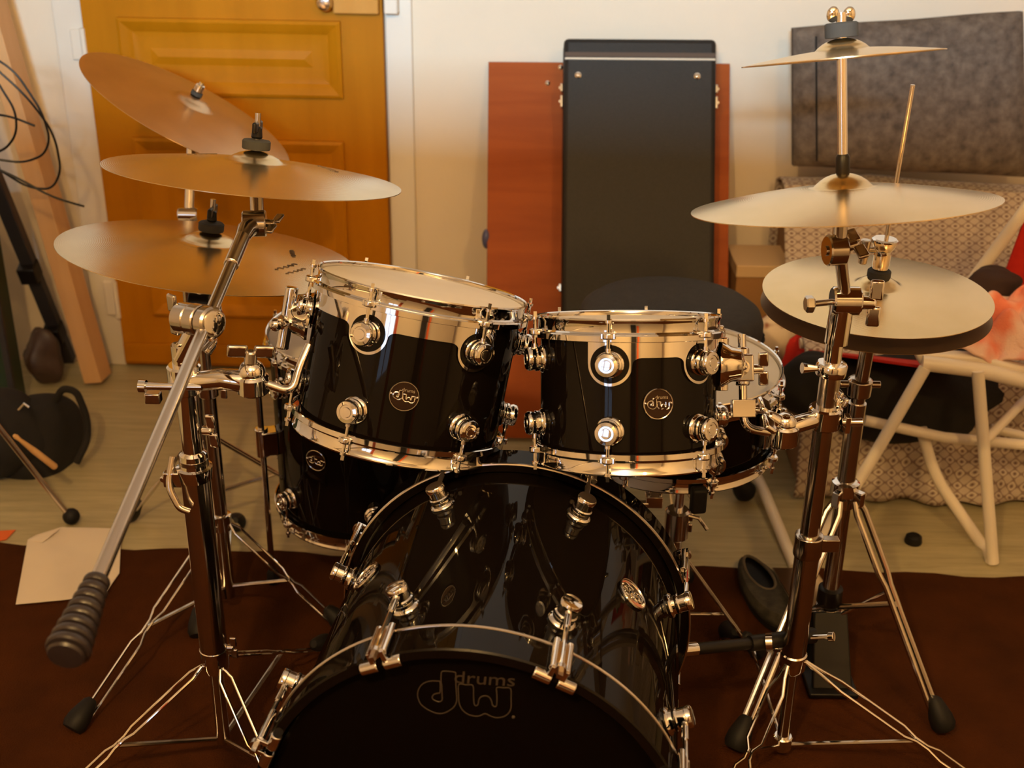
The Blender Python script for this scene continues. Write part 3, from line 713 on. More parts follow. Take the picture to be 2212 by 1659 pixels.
bl = smooth_path([colz(colA, zz+.01)+V((-.030, 0, 0)), colz(colA, zz-.03)+V((-.036, -.02, 0)), colz(colA, zz-.06)+V((-.020, -.03, 0)), colz(colA, zz-.066)+V((-.005, -.03, 0))], .015)
stA.part('clamp_lever', MB().tube(bl, .0052, 12), DCHROME, cl_)
wing(stA, colz(colA, ztop(930, colA))+V((.018, 0, 0)), (1, -.3, .1), (0, 0, 1), .024)
# hub and legs
stA.part('hub', MB().lathe([(.021, .03), (.0225, .028), (.0225, -.002), (.020, -.012), (.010, -.018), (0, -.019)], colz(colA, .205), (0, 0, 1), 28), CHROME)
wing(stA, colz(colA, .235)+V((.021, 0, 0)), (1, -.15, 0.05), (0, 0, 1), .018, DCHROME)
stA.part('centre_tube', MB().cyl(colz(colA, .045), colz(colA, .2), .011, n=20), DCHROME)
feetA = [PZ(80, 1770, .0), PZ(645, 1830, 0), V((-.34, 1.93, 0))]
for i, f in enumerate(feetA):
    d = V((f.x-colA.x, f.y-colA.y, 0)).normalized()
    lg = strip_leg(stA, colz(colA, .205)+d*.022, f, .008, .0026)
    mid = (colz(colA, .205)+d*.022).lerp(f, .52)
    stA.part('brace', MB().tube([colz(colA, .055)+d*.012, mid], .0042, 8), DCHROME, lg)
# tom clamp, L-rod
tj = PY(545, 815, 1.60); pA = colz(colA, tj.z-.012)
cp = stA.part('tom_clamp', MB().cyl(pA-V((0, 0, .022)), pA+V((0, 0, .022)), .024, n=28, bev=.003).tube([pA+V((.018, -.01, 0)), pA.lerp(tj, .6)+V((0, -.012, .004)), tj-V((0, 0, .008))], [.014, .015, .018], 16), CHROME)
stA.part('clamp_screw', MB().cyl(pA+V((-.055, -.020, -.004)), pA+V((.03, -.024, -.002)), .0055, n=14).cyl(pA+V((-.06, -.020, -.004)), pA+V((-.05, -.0205, -.004)), .009), CHROME, cp)
stA.part('clamp_screw', MB().box(pA+V((-.045, -.01, -.026)), (.022, .016, .016)), DCHROME, cp, bevel=.002)
stA.part('ball_joint', MB().cyl(tj-V((0, 0, .024)), tj+V((0, 0, .004)), .023, n=28, bev=.003).sphere(tj+V((0, 0, .008)), .019, n=24), CHROME, cp)
wing(stA, tj+V((0, -.004, .022)), (0.1, 0, 1), (1, .2, 0), .030, DCHROME, cp)
wing(stA, pA+V((.03, .012, .035)), (0.5, .3, .6), (0, 1, 0), .026, DCHROME, cp)
bot = PY(640, 850, 1.60); 
pA1 = PY(690, 690, 1.66); pA2 = PY(648, 790, 1.62); pA3 = PY(632, 849, 1.60)
stA.part('l_rod', MB().tube(smooth_path([tj+V((.015, 0, -.008)), pA3, pA2, PY(668, 745, 1.64)], .028, 8), .0062, 16), CHROME, cp)
# tom L mount bracket on its left side
d = sdir(ML, radians(-88)); mz = .085; pm = cL-nL*mz+d*(RL+.004)
bk = tomL.part('mount_bracket', MB().lathe([(.030, 0), (.031, .004), (.027, .010), (.024, .022), (.017, .030), (0, .033)], pm, d, 36), CHROME)
q = pm+d*.034
tomL.part('rod_clamp', MB().cyl(q+nL*.045, q-nL*.050, .0098, n=20, bev=.0015).box(q-d*.01, (.024, .02, .026), Matrix((nL.cross(d), d, nL)).transposed()), CHROME, bk, bevel=.002)
tomL.part('rod_clamp_nut', MB().cyl(q+V((-.008, -.022, -.004)), q+V((0, .01, -.004)), .0095, n=6).sphere(q+V((-.014, -.024, -.004)), .010, n=16), CHROME, bk)
# boom
Pcl = PY(447, 695, 1.60); Pup = PY(527, 506, 1.82); bd_ = (Pup-Pcl).normalized()
tt = 0
low = Pcl-bd_*.52
for i in range(200):
    cand = Pcl-bd_*(.2+i*.004); dlt = (cand-C_); z_ = dlt.dot(F_); yy_ = 829.5-FPX*dlt.dot(U_)/z_
    if yy_ >= 1250: low = cand; break
boom = stA.part('boom_tube', MB().cyl(low-bd_*.05, Pup-bd_*.06, .0088, n=24).cyl(Pup-bd_*.085, Pup, .0112, n=24, bev=.001), STEEL)
cwd = -bd_; Pw = low
# ridged counterweight
prof_ = [(0, -.002)]
for k in range(8):
    r = .0145+.0013*k
    z = k*.0128
    prof_ += [(r*.70, z), (r*.93, z+.001), (r, z+.0035), (r, z+.0075), (r*.93, z+.0095), (r*.70, z+.0105)]
prof_ += [(.020, .103), (.018, .106), (0, .107)]
bw = (V(cwd)+V((0, 0, 0))).normalized()
stA.part('counterweight', MB().lathe(prof_, Pw, bw, 36), GRIP, boom, label='ridged dark rubber counterweight')
# barrel clamp on the column top
bx0 = PY(392, 686, 1.63); bx1 = PY(462, 698, 1.585)
brl = stA.part('boom_clamp', MB().cyl(bx0, bx0.lerp(bx1, .38), .0225, n=36, bev=.002).cyl(bx0.lerp(bx1, .40), bx0.lerp(bx1, .70), .0235, n=36, bev=.0015).cyl(bx0.lerp(bx1, .72), bx1, .0225, n=36, bev=.003), DCHROME)
stA.part('clamp_face', MB().lathe([(.017, 0), (.017, .0015), (.015, .002), (0, .002)], bx1, bx1-bx0, 30), CHROME, brl)
stA.part('clamp_neck', MB().cyl(colz(colA, zA1-.02), bx0.lerp(bx1, .5)-V((0, 0, .012)), .0155, .0165, n=24), CHROME, brl)
wing(stA, bx0-(bx1-bx0).normalized()*.0, bx0-bx1+V((0, 0, .01)), (0, 0, 1), .028, DCHROME, brl)
stA.part('adjusting_screw', MB().tube([colz(colA, zA1+.004), PY(380, 748, 1.60)], .0028, 8), CHROME, brl)
# tilter below crash A
cA = V((-.405, 1.899, .924)); nA = V((.101, .159, .982)).normalized(); bellA = cA+nA*.038
Pj = PY(556, 482, 1.86)
tl = stA.part('tilter', MB().cyl(Pj+V((-.022, -.004, 0)), Pj+V((.014, 0, 0)), .0205, n=32, bev=.002).tube([Pup-bd_*.01, Pup+bd_*.012, Pj], [.0112, .014, .015], 18), DCHROME)
wing(stA, Pj+V((.014, 0, 0)), (1, -.35, .1), (0, 1, .3), .022, DCHROME, tl)
stA.part('tilter_post', MB().cyl(Pj, bellA-nA*.012, .0105, n=20), DCHROME, tl)
topper(stA, bellA, nA, PLASTIC, 1.15)
# --- stand B for the large lower left cymbal
colB = V((-.545, 2.03, 0)); cBb = V((-.529, 2.062, .737)); nB = V((.135, .114, .984)).normalized(); bellB = cBb+nB*.040
stB = Thing('cymbal_stand', 'chrome stand with bright two-rod legs behind the front left stand', 'cymbal stand', colB)
zB = .215
stB.part('lower_tube', MB().cyl(colz(colB, .05), colz(colB, .50), .0127, n=24), DCHROME)
stB.part('upper_tube', MB().cyl(colz(colB, .49), colz(colB, .66), .0095, n=24), DCHROME)
collar(stB, colz(colB, .50), (0, 0, 1), .018, .04, 'height_clamp', CHROME, (1, -.2, 0))
stB.part('leg_collar', MB().lathe([(.015, .02), (.019, .018), (.019, -.012), (.014, -.016)], colz(colB, zB), (0, 0, 1), 24), CHROME)
for f in (PZ(158, 1590, 0), PZ(752, 1372, 0), V((-.60, 2.36, 0))):
    d = V((f.x-colB.x, f.y-colB.y, 0)).normalized()
    lg = strip_leg(stB, colz(colB, zB)+d*.018, f, .0095, .0024, rr=.021)
    stB.part('brace', MB().tube([colz(colB, .075)+d*.01, (colz(colB, zB)+d*.018).lerp(f, .5)], .004, 8), DCHROME, lg)
Pb = colz(colB, .66)
tb = stB.part('tilter', MB().cyl(Pb+V((-.018, 0, 0)), Pb+V((.018, 0, 0)), .017, n=24, bev=.002), PLASTIC)
wing(stB, Pb+V((.018, 0, 0)), (1, 0, 0), (0, 0, 1), .02, DCHROME, tb)
stB.part('tilter_post', MB().cyl(Pb, bellB-nB*.012, .009, n=18), DCHROME, tb)
topper(stB, bellB, nB, PLASTIC, 1.15)
# --- stand C, far left, for the steep cymbal
colC = V((-.640, 2.30, 0)); cCc = V((-.675, 2.569, .871)); nC = V((.493, .037, .869)).normalized(); bellC = cCc+nC*.038
stC = Thing('cymbal_stand', 'thin chrome boom stand furthest back on the left, legs on linoleum and carpet', 'cymbal stand', colC)
zC = PY(455, 945, 2.30).z
stC.part('lower_tube', MB().cyl(colz(colC, .05), colz(colC, zC+.02), .0127, n=24), DCHROME)
stC.part('leg_collar', MB().lathe([(.015, .02), (.021, .018), (.021, -.016), (.014, -.02)], colz(colC, zC), (0, 0, 1), 24), CHROME)
up1 = PY(408, 470, 2.50)
stC.part('upper_tube', MB().tube([colz(colC, zC), colz(colC, .66), up1-V((0, 0, .03))], .009, 16), DCHROME)
for f in (PZ(277, 1128, 0), PZ(431, 1388, 0), V((-.36, 2.42, 0))):
    d = V((f.x-colC.x, f.y-colC.y, 0)).normalized()
    lg = strip_leg(stC, colz(colC, zC)+d*.02, f, .006, .003, rr=.021, m=DCHROME)
    stC.part('brace', MB().tube([colz(colC, .12)+d*.01, (colz(colC, zC)+d*.018).lerp(f, .45)], .005, 8), DCHROME, lg)
tcc = stC.part('tilter', MB().cyl(up1-V((.0, .0, .03)), up1, .013, .010, n=20).cyl(up1+V((-.018, -.01, .01)), up1+V((.022, -.01, .01)), .014, n=20, bev=.002), CHROME)
stC.part('tilter_post', MB().cyl(up1, bellC-nC*.012, .010, n=16), CHROME, tcc)
wing(stC, up1+V((-.018, -.01, -.06)), (-1, -.3, -.5), (0, 1, .3), .024, CHROME, tcc)
stC.part('threaded_rod', MB().cyl(bellC-nC*.02, bellC+nC*.030, .005, n=12), CHROME)
stC.part('felt_washer', MB().cyl(bellC+nC*.001, bellC+nC*.008, .012, n=20), FELT)
stC.part('nut', MB().cyl(bellC+nC*.008, bellC+nC*.026, .0095, n=18, bev=.002), CHROME)
# --- stand D: right, holds small tom, crash, splash
colD = V((.462, 1.655, 0))
stD = Thing('cymbal_stand', 'heavy chrome stand at the front right carrying the small rack tom and two cymbals', 'cymbal stand', colD)
zD = lambda py: PY(1780, py, colD.y).z
stD.part('lower_tube', MB().cyl(colz(colD, .20), colz(colD, zD(1165)), .0190, n=32), DCHROME)
stD.part('middle_tube', MB().cyl(colz(colD, zD(1180)), colz(colD, zD(790)), .0150, n=28), DCHROME)
stD.part('upper_tube', MB().cyl(colz(colD, zD(805)), colz(colD, zD(690)), .0127, n=28), CHROME)
stD.part('height_clamp', MB().lathe([(.0205, -.03), (.022, -.026), (.0225, .004), (.0225, .008), (.016, .010)], colz(colD, zD(1165)), (0, 0, 1), 28).box(colz(colD, zD(1172))+V((.030, -.004, 0)), (.03, .016, .022)), DCHROME, bevel=.0015)
p = colz(colD, zD(795))
mc = stD.part('memory_lock', MB().lathe([(.0155, -.010), (.0215, -.010), (.0225, -.006), (.0225, .006), (.0205, .009), (.0155, .010)], p, (0.05, 0, 1), 28), CHROME)
stD.part('lock_lever', MB().tube([p+V((-.02, -.006, .002)), p+V((-.045, -.01, .004))], [.0035, .008], 10), CHROME, mc)
# boom clamp block at (1800,650)
k0 = colz(colD, zD(652)); k0 = V((colD.x+.006, colD.y, k0.z))
kb = stD.part('boom_clamp', MB().cyl(k0+V((-.018, 0, .002)), k0+V((.022, 0, .002)), .0205, n=32, bev=.0025).cyl(k0-V((.004, 0, .062)), k0+V((-.002, 0, 0)), .0168, .0175, n=28), CHROME)
wing(stD, k0+V((.022, 0, 0)), (1, -.15, 0), (0, 0, 1), .032, CHROME, kb)
stD.part('clamp_bolt', MB().cyl(k0+V((-.018, 0, 0)), k0+V((-.046, -.004, -.002)), .0045, n=12).cyl(k0+V((-.044, -.004, -.002)), k0+V((-.056, -.005, -.002)), .0125, n=6, bev=.002), DCHROME, kb)
cDd = V((.4427, 1.633, .9682)); bellD = cDd+nD*.0415
pj = PY(1812, 540, 1.640)
bt_ = stD.part('boom_tube', MB().cyl(k0+V((.002, -.0, 0)), pj-V((0, .01, .004)), .0088, n=20), DCHROME)
tl = stD.part('tilter', MB().cyl(pj+V((-.018, -.004, 0)), pj+V((.008, 0, 0)), .0215, n=32, bev=.002).cyl(pj+V((-.0205, -.0045, 0)), pj+V((-.018, -.004, 0)), .007, n=16), DCHROME)
wing(stD, pj+V((.008, 0, .004)), (1, .1, .3), (0, 1, .5), .026, DCHROME, tl)
stD.part('tilter_post', MB().cyl(pj, bellD-nD*.012, .010, n=18), DCHROME, tl)
stD.part('sleeve', MB().lathe([(.0085, 0), (.0095, .003), (.0095, .022), (.0075, .026), (0, .026)], bellD, nD, 20), PLASTIC)
bellS = cSp+nS*.0250
stD.part('extension_rod', MB().cyl(bellD+nD*.01, bellS+nD*.03, .0066, n=20), CHROME)
stD.part('felt_washer', MB().lathe([(.021, 0), (.0215, .002), (.0215, .017), (.019, .019), (0, .019)], bellS+nS*.001, nS, 28), FELT)
stD.part('felt_washer', MB().lathe([(.012, 0), (.012, -.010), (0, -.010)], bellS-nS*.003, nS, 20), FELT)
wn = stD.part('wing_nut', MB().cyl(bellS+nS*.019, bellS+nS*.032, .007, n=16).sphere(bellS+nS*.030+V((-.0105, 0, 0)), .0085, (1, .6, 1.25), 18).sphere(bellS+nS*.030+V((.0105, 0, 0)), .0085, (1, .6, 1.25), 18), CHROME)
# hub, legs
stD.part('hub', MB().lathe([(.0195, .02), (.0215, .018), (.0215, -.008), (.017, -.016), (0, -.019)], colz(colD, .195), (0, 0, 1), 28), CHROME)
stD.part('centre_tube', MB().cyl(colz(colD, .03), colz(colD, .19), .0105, n=18), DCHROME)
for f in (PZ(1560, 1765, 0), PZ(2165, 1730, 0), V((.42, 1.99, 0))):
    d = V((f.x-colD.x, f.y-colD.y, 0)).normalized()
    lg = strip_leg(stD, colz(colD, .20)+d*.02, f, .0115, .0028, pins=((0, 0), (.08, .3), (.18, 1), (.50, 1), (.56, .2), (.62, .2), (.68, 1), (1, .8)))
    stD.part('brace', MB().tube([colz(colD, .03)+d*.014, (colz(colD, .195)+d*.02).lerp(f, .56)], .0036, 8), CHROME, lg)
stD.part('brace_hub', MB().cyl(colz(colD, .018), colz(colD, .045), .016, n=20, bev=.002), CHROME)
# tom clamp and L-rod for the small tom
t0 = PY(1695, 925, 1.625); pD = colz(colD, t0.z+.004)
cp = stD.part('tom_clamp', MB().cyl(pD-V((0, 0, .016)), pD+V((0, 0, .018)), .0245, n=28, bev=.003).tube([pD+V((-.018, -.008, 0)), pD.lerp(t0, .5)+V((0, -.008, .006)), t0], [.013, .013, .014], 16), CHROME)
stD.part('ball_joint', MB().cyl(t0-V((0, 0, .026)), t0+V((0, 0, .006)), .0215, n=28, bev=.003).sphere(t0+V((0, 0, .008)), .017, n=20), CHROME, cp)
wing(stD, t0+V((-.012, -.006, .012)), (-.75, -.1, .55), (0, 1, .2), .034, CHROME, cp)
wing(stD, pD+V((.016, .0, .018)), (.4, .1, 1), (0, 1, 0), .022, CHROME, cp)
stD.part('clamp_screw', MB().cyl(pD+V((.022, -.012, -.002)), pD+V((.052, -.014, 0)), .0062, n=14).box(pD+V((.030, -.012, -.004)), (.008, .016, .026)), CHROME, cp, bevel=.001)
r1 = PY(1602, 722, 1.685); r2 = PY(1606, 925, 1.625)
stD.part('l_rod', MB().tube(smooth_path([r1, r2, t0-V((.015, 0, .008))], .028, 8), .0062, 16), CHROME, cp)
lk0 = r1.lerp(r2, .79)
stD.part('memory_lock', MB().box(lk0, (.034, .018, .026), frame((r1-r2), (0, 1, 0))).cyl(lk0+V((.016, -.004, 0)), lk0+V((.032, -.006, -.002)), .0048, n=12), DCHROME, cp, bevel=.003)
d = sdir(MR, radians(84)); pm = cR-nR*.070+d*(RR+.004)
bk = tomR.part('mount_bracket', MB().lathe([(.034, 0), (.034, .004), (.026, .016), (.022, .030), (.016, .034), (0, .034)], pm, d, 36), CHROME)
q = r1.lerp(r2, .36)
tomR.part('rod_clamp', MB().box(q, (.030, .028, .040), frame((r1-r2), (0, 1, 0))).cyl(q+(r1-r2).normalized()*.03, q-(r1-r2).normalized()*.026, .0105, n=18).cyl(pm+d*.02, q, .018, .014, n=24), CHROME, bk, bevel=.003)
wing(tomR, q+V((.014, -.004, .0)), (1, -.1, .1), (0, 0, 1), .024, CHROME, bk)
tomR.part('bracket_edge', MB().cyl(cR-nR*.032+d*(RR+.008), cR-nR*.108+d*(RR+.008), .009, n=16, bev=.001), CHROME, bk)
# --- hi-hat stand E
colE = V((.583, 1.905, 0)); 
stE = Thing('hi_hat_stand', 'chrome hi-hat stand with a thin pull rod, right of the small rack tom', 'hi-hat stand', colE)
zE = lambda py: PY(1860, py, colE.y).z
base = V((colE.x, colE.y, 0))
stE.part('lower_tube', MB().cyl(colz(base, .13), colz(base, zE(870)), .0155, n=24), DCHROME)
stE.part('upper_tube', MB().cyl(colz(base, zE(880)), V((cH.x, cH.y, cH.z-.045)), .0118, n=24), DCHROME)
stE.part('height_clamp', MB().lathe([(.0155, -.018), (.020, -.015), (.021, .012), (.017, .016), (.012, .017)], colz(base, zE(835)), (0, 0, 1), 24).cyl(colz(base, zE(830))+V((-.034, 0, 0)), colz(base, zE(830))+V((.034, 0, 0)), .006), DCHROME, bevel=.001)
stE.part('bottom_seat', MB().lathe([(.012, -.05), (.016, -.044), (.024, -.040), (.022, -.037), (0, -.037)], cH, nH, 24), PLASTIC)
zk = zE(1060)
stE.part('leg_collar', MB().lathe([(.0165, .022), (.024, .018), (.025, -.004), (.019, -.012), (.019, -.03), (.016, -.034)], colz(base, zk), (0, 0, 1), 28), CHROME)
for f in (PZ(2038, 1590, 0), PZ(1585, 1632, 0)):
    d = V((f.x-base.x, f.y-base.y, 0)).normalized()
    lg = strip_leg(stE, colz(base, zk-.01)+d*.026, f, .0080, .0056, rr=.0215, m=DCHROME, pins=((0, .2), (.05, 1), (.30, 1), (.36, .4), (.9, .5), (1, .15)))
    stE.part('brace', MB().tube([colz(base, .14)+d*.018, (colz(base, zk)+d*.026).lerp(f, .45)], .0052, 10), DCHROME, lg)
    stE.part('leg_hinge', MB().box(colz(base, zk-.004)+d*.028, (.014, .02, .028), frame((0, 0, 1), d)), CHROME, lg, bevel=.002)
stE.part('lower_collar', MB().lathe([(.017, .02), (.022, .017), (.023, -.012), (.018, -.02)], colz(base, .155), (0, 0, 1), 24), PLASTIC)
Mp = Matrix(((1, 0, 0), (0, 1, 0), (0, 0, 1)))
stE.part('pedal_frame', MB().slab([base+V((-.036, -.085, .012)), base+V((.036, -.085, .012)), base+V((.030, -.012, .128)), base+V((-.030, -.012, .128))], .012), PLASTIC, bevel=.003)
stE.part('base_plate', MB().box(base+V((0, .06, .014)), (.088, .34, .010)), PLASTIC, bevel=.003)
stE.part('footboard', MB().slab([base+V((-.045, .03, .090)), base+V((.045, .03, .090)), base+V((.045, .27, .030)), base+V((-.045, .27, .030))], .008), DCHROME, bevel=.003)
stE.part('tension_lever', MB().cyl(colz(base, .125)+V((.015, -.02, 0)), PY(1926, 1273, 1.86), .0036, n=10).lathe([(.022, -.006), (.024, 0), (.022, .006)], colz(base, .128), (0, 0, 1), 24), CHROME)
rodtop = PY(1972, 183, cH.y+.004)
stE.part('pull_rod', MB().cyl(cH-nH*.04, rodtop, .0036, n=14, bev=.0005), STEEL)
rd = (rodtop-cH).normalized(); c0 = cH+nH*.034
clu = stE.part('clutch', MB().lathe([(.0105, .016), (.0125, .018), (.0125, .023), (.0135, .025), (.0135, .048), (.0165, .052), (.0205, .062), (.0205, .066), (.018, .068), (.008, .068)], c0-nH*.006, rd, 28), CHROME)
stE.part('clutch_felt', MB().cyl(c0-nH*.004, c0+rd*.010, .0185, n=24, bev=.002), FELT, clu)
stE.part('clutch_screw', MB().cyl(c0+rd*.042, c0+rd*.044+V((-.032, -.002, 0)), .0045, n=12).cyl(c0+rd*.060+V((-.030, -.002, 0)), c0+rd*.020+V((-.030, -.002, 0)), .0085, .007, n=16, bev=.0015), DCHROME, clu)
# --- snare stand
colS = V((.29, 1.965, 0)); 
stS = Thing('snare_stand', 'chrome snare stand with black rubber tipped arms under the snare drum', 'snare stand', colS)
ps = PY(1462, 1130, 1.92); base = V((ps.x, ps.y, 0))
stS.part('tube', MB().cyl(colz(base, .10), colz(base, ps.z-.01), .0110, n=20), DCHROME)
stS.part('adjuster', MB().cyl(ps-V((0, 0, .03)), ps+V((0, 0, .03)), .022, n=24, bev=.004), DCHROME)
stS.part('adjuster_lever', MB().tube([ps+V((.018, -.01, .022)), ps+V((.036, -.012, .018)), ps+V((.052, -.014, -.004))], .0036, 8), CHROME)
zs = cS.z-HS
stS.part('upper_tube', MB().cyl(ps, V((ps.x+.002, ps.y, zs-.03)), .009, n=18), CHROME)
for a in (radians(8), radians(128), radians(248)):
    d = V((sin(a), -cos(a), 0)); o0 = V((ps.x, ps.y, zs-.03)); e = V((cS.x, cS.y, 0))+d*(RS+.016); e.z = zs-.012
    ar = stS.part('arm', MB().tube([o0, e-d*.01-V((0, 0, .006))], .0062, 10), CHROME)
    stS.part('rubber_tip', MB().box(e+V((0, 0, .006)), (.026, .020, .046), frame((0, 0, 1), d)), RUBBER, ar, bevel=.005)
q = PY(1412, 1080, 1.93)
stS.part('arm_clamp', MB().box(q, (.030, .022, .022)).cyl(q+V((-.008, 0, 0)), q+V((-.008, 0, .034)), .0038, n=10).cyl(q+V((.012, 0, 0)), q+V((.012, 0, .034)), .0038, n=10).cyl(q+V((-.028, -.006, -.004)), q+V((-.01, -.006, -.004)), .006, n=12), CHROME, bevel=.002)
stS.part('leg_collar', MB().lathe([(.011, .016), (.018, .013), (.018, -.010), (.011, -.014)], colz(base, .225), (0, 0, 1), 20), CHROME)
wing(stS, colz(base, .30)+V((.010, -.004, 0)), (1, -.2, 0), (0, 0, 1), .018, CHROME)
for f in (PZ(1640, 1425, 0), V((.12, 1.80, 0)), V((.24, 2.22, 0))):
    d = V((f.x-base.x, f.y-base.y, 0)).normalized()
    lg = strip_leg(stS, colz(base, .225)+d*.018, f, .006, .0028, rr=.016, m=DCHROME, pins=((0, .6), (1, .5)))
    stS.part('brace', MB().tube([colz(base, .10)+d*.01, (colz(base, .225)+d*.018).lerp(f, .55)], .003, 8), CHROME, lg)
# black clamp bar between bass drum and right stand
p0 = PY(1500, 1402, 1.60); p1 = PY(1640, 1388, 1.66); p2 = PY(1758, 1372, 1.69)
cb = Thing('stand_connector_bar', 'black bar reaching from the bass drum side to the front right stand', 'bar', p1)
cb.part('bar', MB().tube([p0, p1], .0095, 14).tube([p1-(p1-p0).normalized()*.02, p2], .013, 14), PLASTIC)
cb.part('wing_nut', MB().cyl(p2+V((-.01, -.012, .004)), p2+V((.02, -.02, .012)), .004, n=10).cyl(p2+V((.018, -.02, .012)), p2+V((.026, -.024, .015)), .008, n=12, bev=.001), CHROME)
cb.part('clamp_ring', MB().cyl(p1+V((.01, -.004, .004)), p1+V((.02, -.006, .006)), .0145, n=18), CHROME)
cb.part('end_plug', MB().cyl(p0-(p1-p0).normalized()*.028, p0+(p1-p0).normalized()*.004, .0115, n=20, bev=.002), CHROME)

# ------------------------------------------------------------ drum throne
tc = PZ(1447, 690, .50); 
th = Thing('drum_throne', 'black round drum throne behind the snare drum, in front of the case', 'stool', (tc.x, tc.y, 0))
seat_prof = [(0, -.04), (.165, -.04), (.182, -.034), (.189, -.018), (.189, .004), (.182, .022), (.165, .034), (.12, .042), (.05, .045), (0, .045)]
th.part('seat', MB().lathe(seat_prof, (tc.x, tc.y, .50), (0, 0, 1), 64), noisy(mat('black_vinyl', (.018, .015, .014), .75), (.013, .011, .011), (.022, .019, .018), (60, 60, 60), bump=.4, bscale=300))
pts = [V((tc.x, tc.y, 0))+V((cos(a)*.190, sin(a)*.190, .474+.002*sin(a*40))) for a in [2*pi*i/200 for i in range(200)]]
th.part('seat_trim', MB().tube(pts, [.004+.0012*sin(i*2.4) for i in range(200)], 6, closed=True), BLKF)
th.part('tube', MB().cyl((tc.x, tc.y, .1), (tc.x, tc.y, .46), .0125), DCHROME)
for a in (PZ(1612, 1082, 0), V((tc.x-.22, tc.y+.05, 0)), V((tc.x+.03, tc.y-.24, 0))):
    d = V((a.x-tc.x, a.y-tc.y, 0)).normalized()
    strip_leg(th, V((tc.x, tc.y, .30))+d*.02, a, .006, .003, rr=.026, m=DCHROME, pins=((0, .5), (1, .3)))

# ------------------------------------------------------------ white folding chair on the right
ch = Thing('folding_chair', 'cream tubular folding chair with red canvas seat at the right edge', 'chair', (.95, 2.40, 0))
TB = .0125
ch.part('seat_rail', MB().tube(smooth_path([PY(1728, 742, 2.62), PY(1780, 738, 2.62), PY(1990, 760, 2.60)], .05), TB, 14), WHITEM)
fr = ch.part('front_rail', MB().tube([PY(1992, 784, 2.32), PY(2120, 800, 2.30), PY(2290, 842, 2.28)], .016, 14), WHITEM)
fr2 = MB().slab([PY(1975, 762, 2.33), PY(2110, 770, 2.31), PY(2290, 812, 2.28), PY(2290, 842, 2.28), PY(2110, 806, 2.31), PY(1990, 792, 2.33)], .03, V((0, 1, 0)))
ch.part('side_bar', fr2, WHITEM, bevel=.006)
def tleg(pts, r=TB, name='leg', rub=None):
    lg = ch.part(name, MB().tube(smooth_path(pts, .08, 6), r, 14), WHITEM)
    return lg
tleg([PY(1998, 795, 2.31), PY(1862, 1030, 2.29), PZ(1722, 1238, .006)])
tleg([PY(2112, 800, 2.29), PY(2128, 1000, 2.28), PZ(2145, 1215, .006)])
tleg([PY(1990, 925, 2.43), PY(2020, 1030, 2.40), PY(2130, 1190, 2.33), PZ(2142, 1212, .006)])
tleg([PY(1625, 1010, 2.58), PY(1650, 1060, 2.5), PZ(1718, 1226, .006)])
ch.part('cross_bar', MB().tube([PY(1868, 908, 2.42), PY(2040, 945, 2.40), PY(2290, 968, 2.36)], TB*.95, 14), WHITEM)
ch.part('cross_bar', MB().tube([PY(2290, 800, 2.55), PY(2206, 872, 2.40), PY(2128, 952, 2.31)], TB*.8, 14), WHITEM)
ch.part('cross_bar', MB().tube([PY(2140, 925, 2.45), PY(2290, 960, 2.41)], TB*.8, 14), WHITEM)
ch.part('backrest_tube', MB().tube([PY(2098, 610, 2.56), PY(2225, 440, 2.50), PY(2320, 310, 2.46)], .0135, 14), WHITEM)
ch.part('seat_canvas', MB().slab([PY(1722, 752, 2.60), PY(1990, 776, 2.58), PY(2260, 812, 2.34), PY(1995, 790, 2.35)], -.006, V((0, 0, 1))), REDF)
ch.part('back_canvas', MB().slab([PY(2162, 616, 2.58), PY(2300, 640, 2.56), PY(2330, 420, 2.50), PY(2212, 478, 2.50)], .006, V((0, 1, 0))), REDF, bevel=.001)
for (x, y) in ((2003, 796),):
    ch.part('rivet', MB().sphere(PY(x, y, 2.315), .004, n=10), DCHROME)
# red cloth hanging under, black things on the couch and under the chair
single('red_cloth', 'red cloth bunched below the black jacket beside the chair', 'cloth', lump(PY(1770, 800, 2.66), (.085, .05, .09), 5, amp=.15, flat=False), REDF, PY(1770, 800, 2.66))
single('black_cushion', 'round black cushion beside the stand at chair seat height', 'cushion', lump(PY(1755, 830, 2.50), (.075, .06, .072), 3, amp=.06, flat=False), BLKF, PY(1755, 830, 2.50))
single('jacket', 'black jacket heaped under the folding chair seat', 'jacket', lump(PY(1955, 845, 2.56), (.24, .10, .115), 11, amp=.14, flat=False), BLKF, PY(1955, 845, 2.56))
single('jacket', 'black garment heaped at the right edge below the towel', 'garment', lump(PY(2215, 865, 2.60), (.15, .08, .12), 12, amp=.12, flat=False), BLKF, PY(2215, 865, 2.60))
single('pouch', 'small dark brown pouch beside the red canvas backrest', 'pouch', lump(PY(2145, 612, 2.50), (.055, .04, .035), 21, amp=.10, flat=False), mat('dark_brown_cloth', (.03, .012, .010), .85), PY(2145, 612, 2.50))
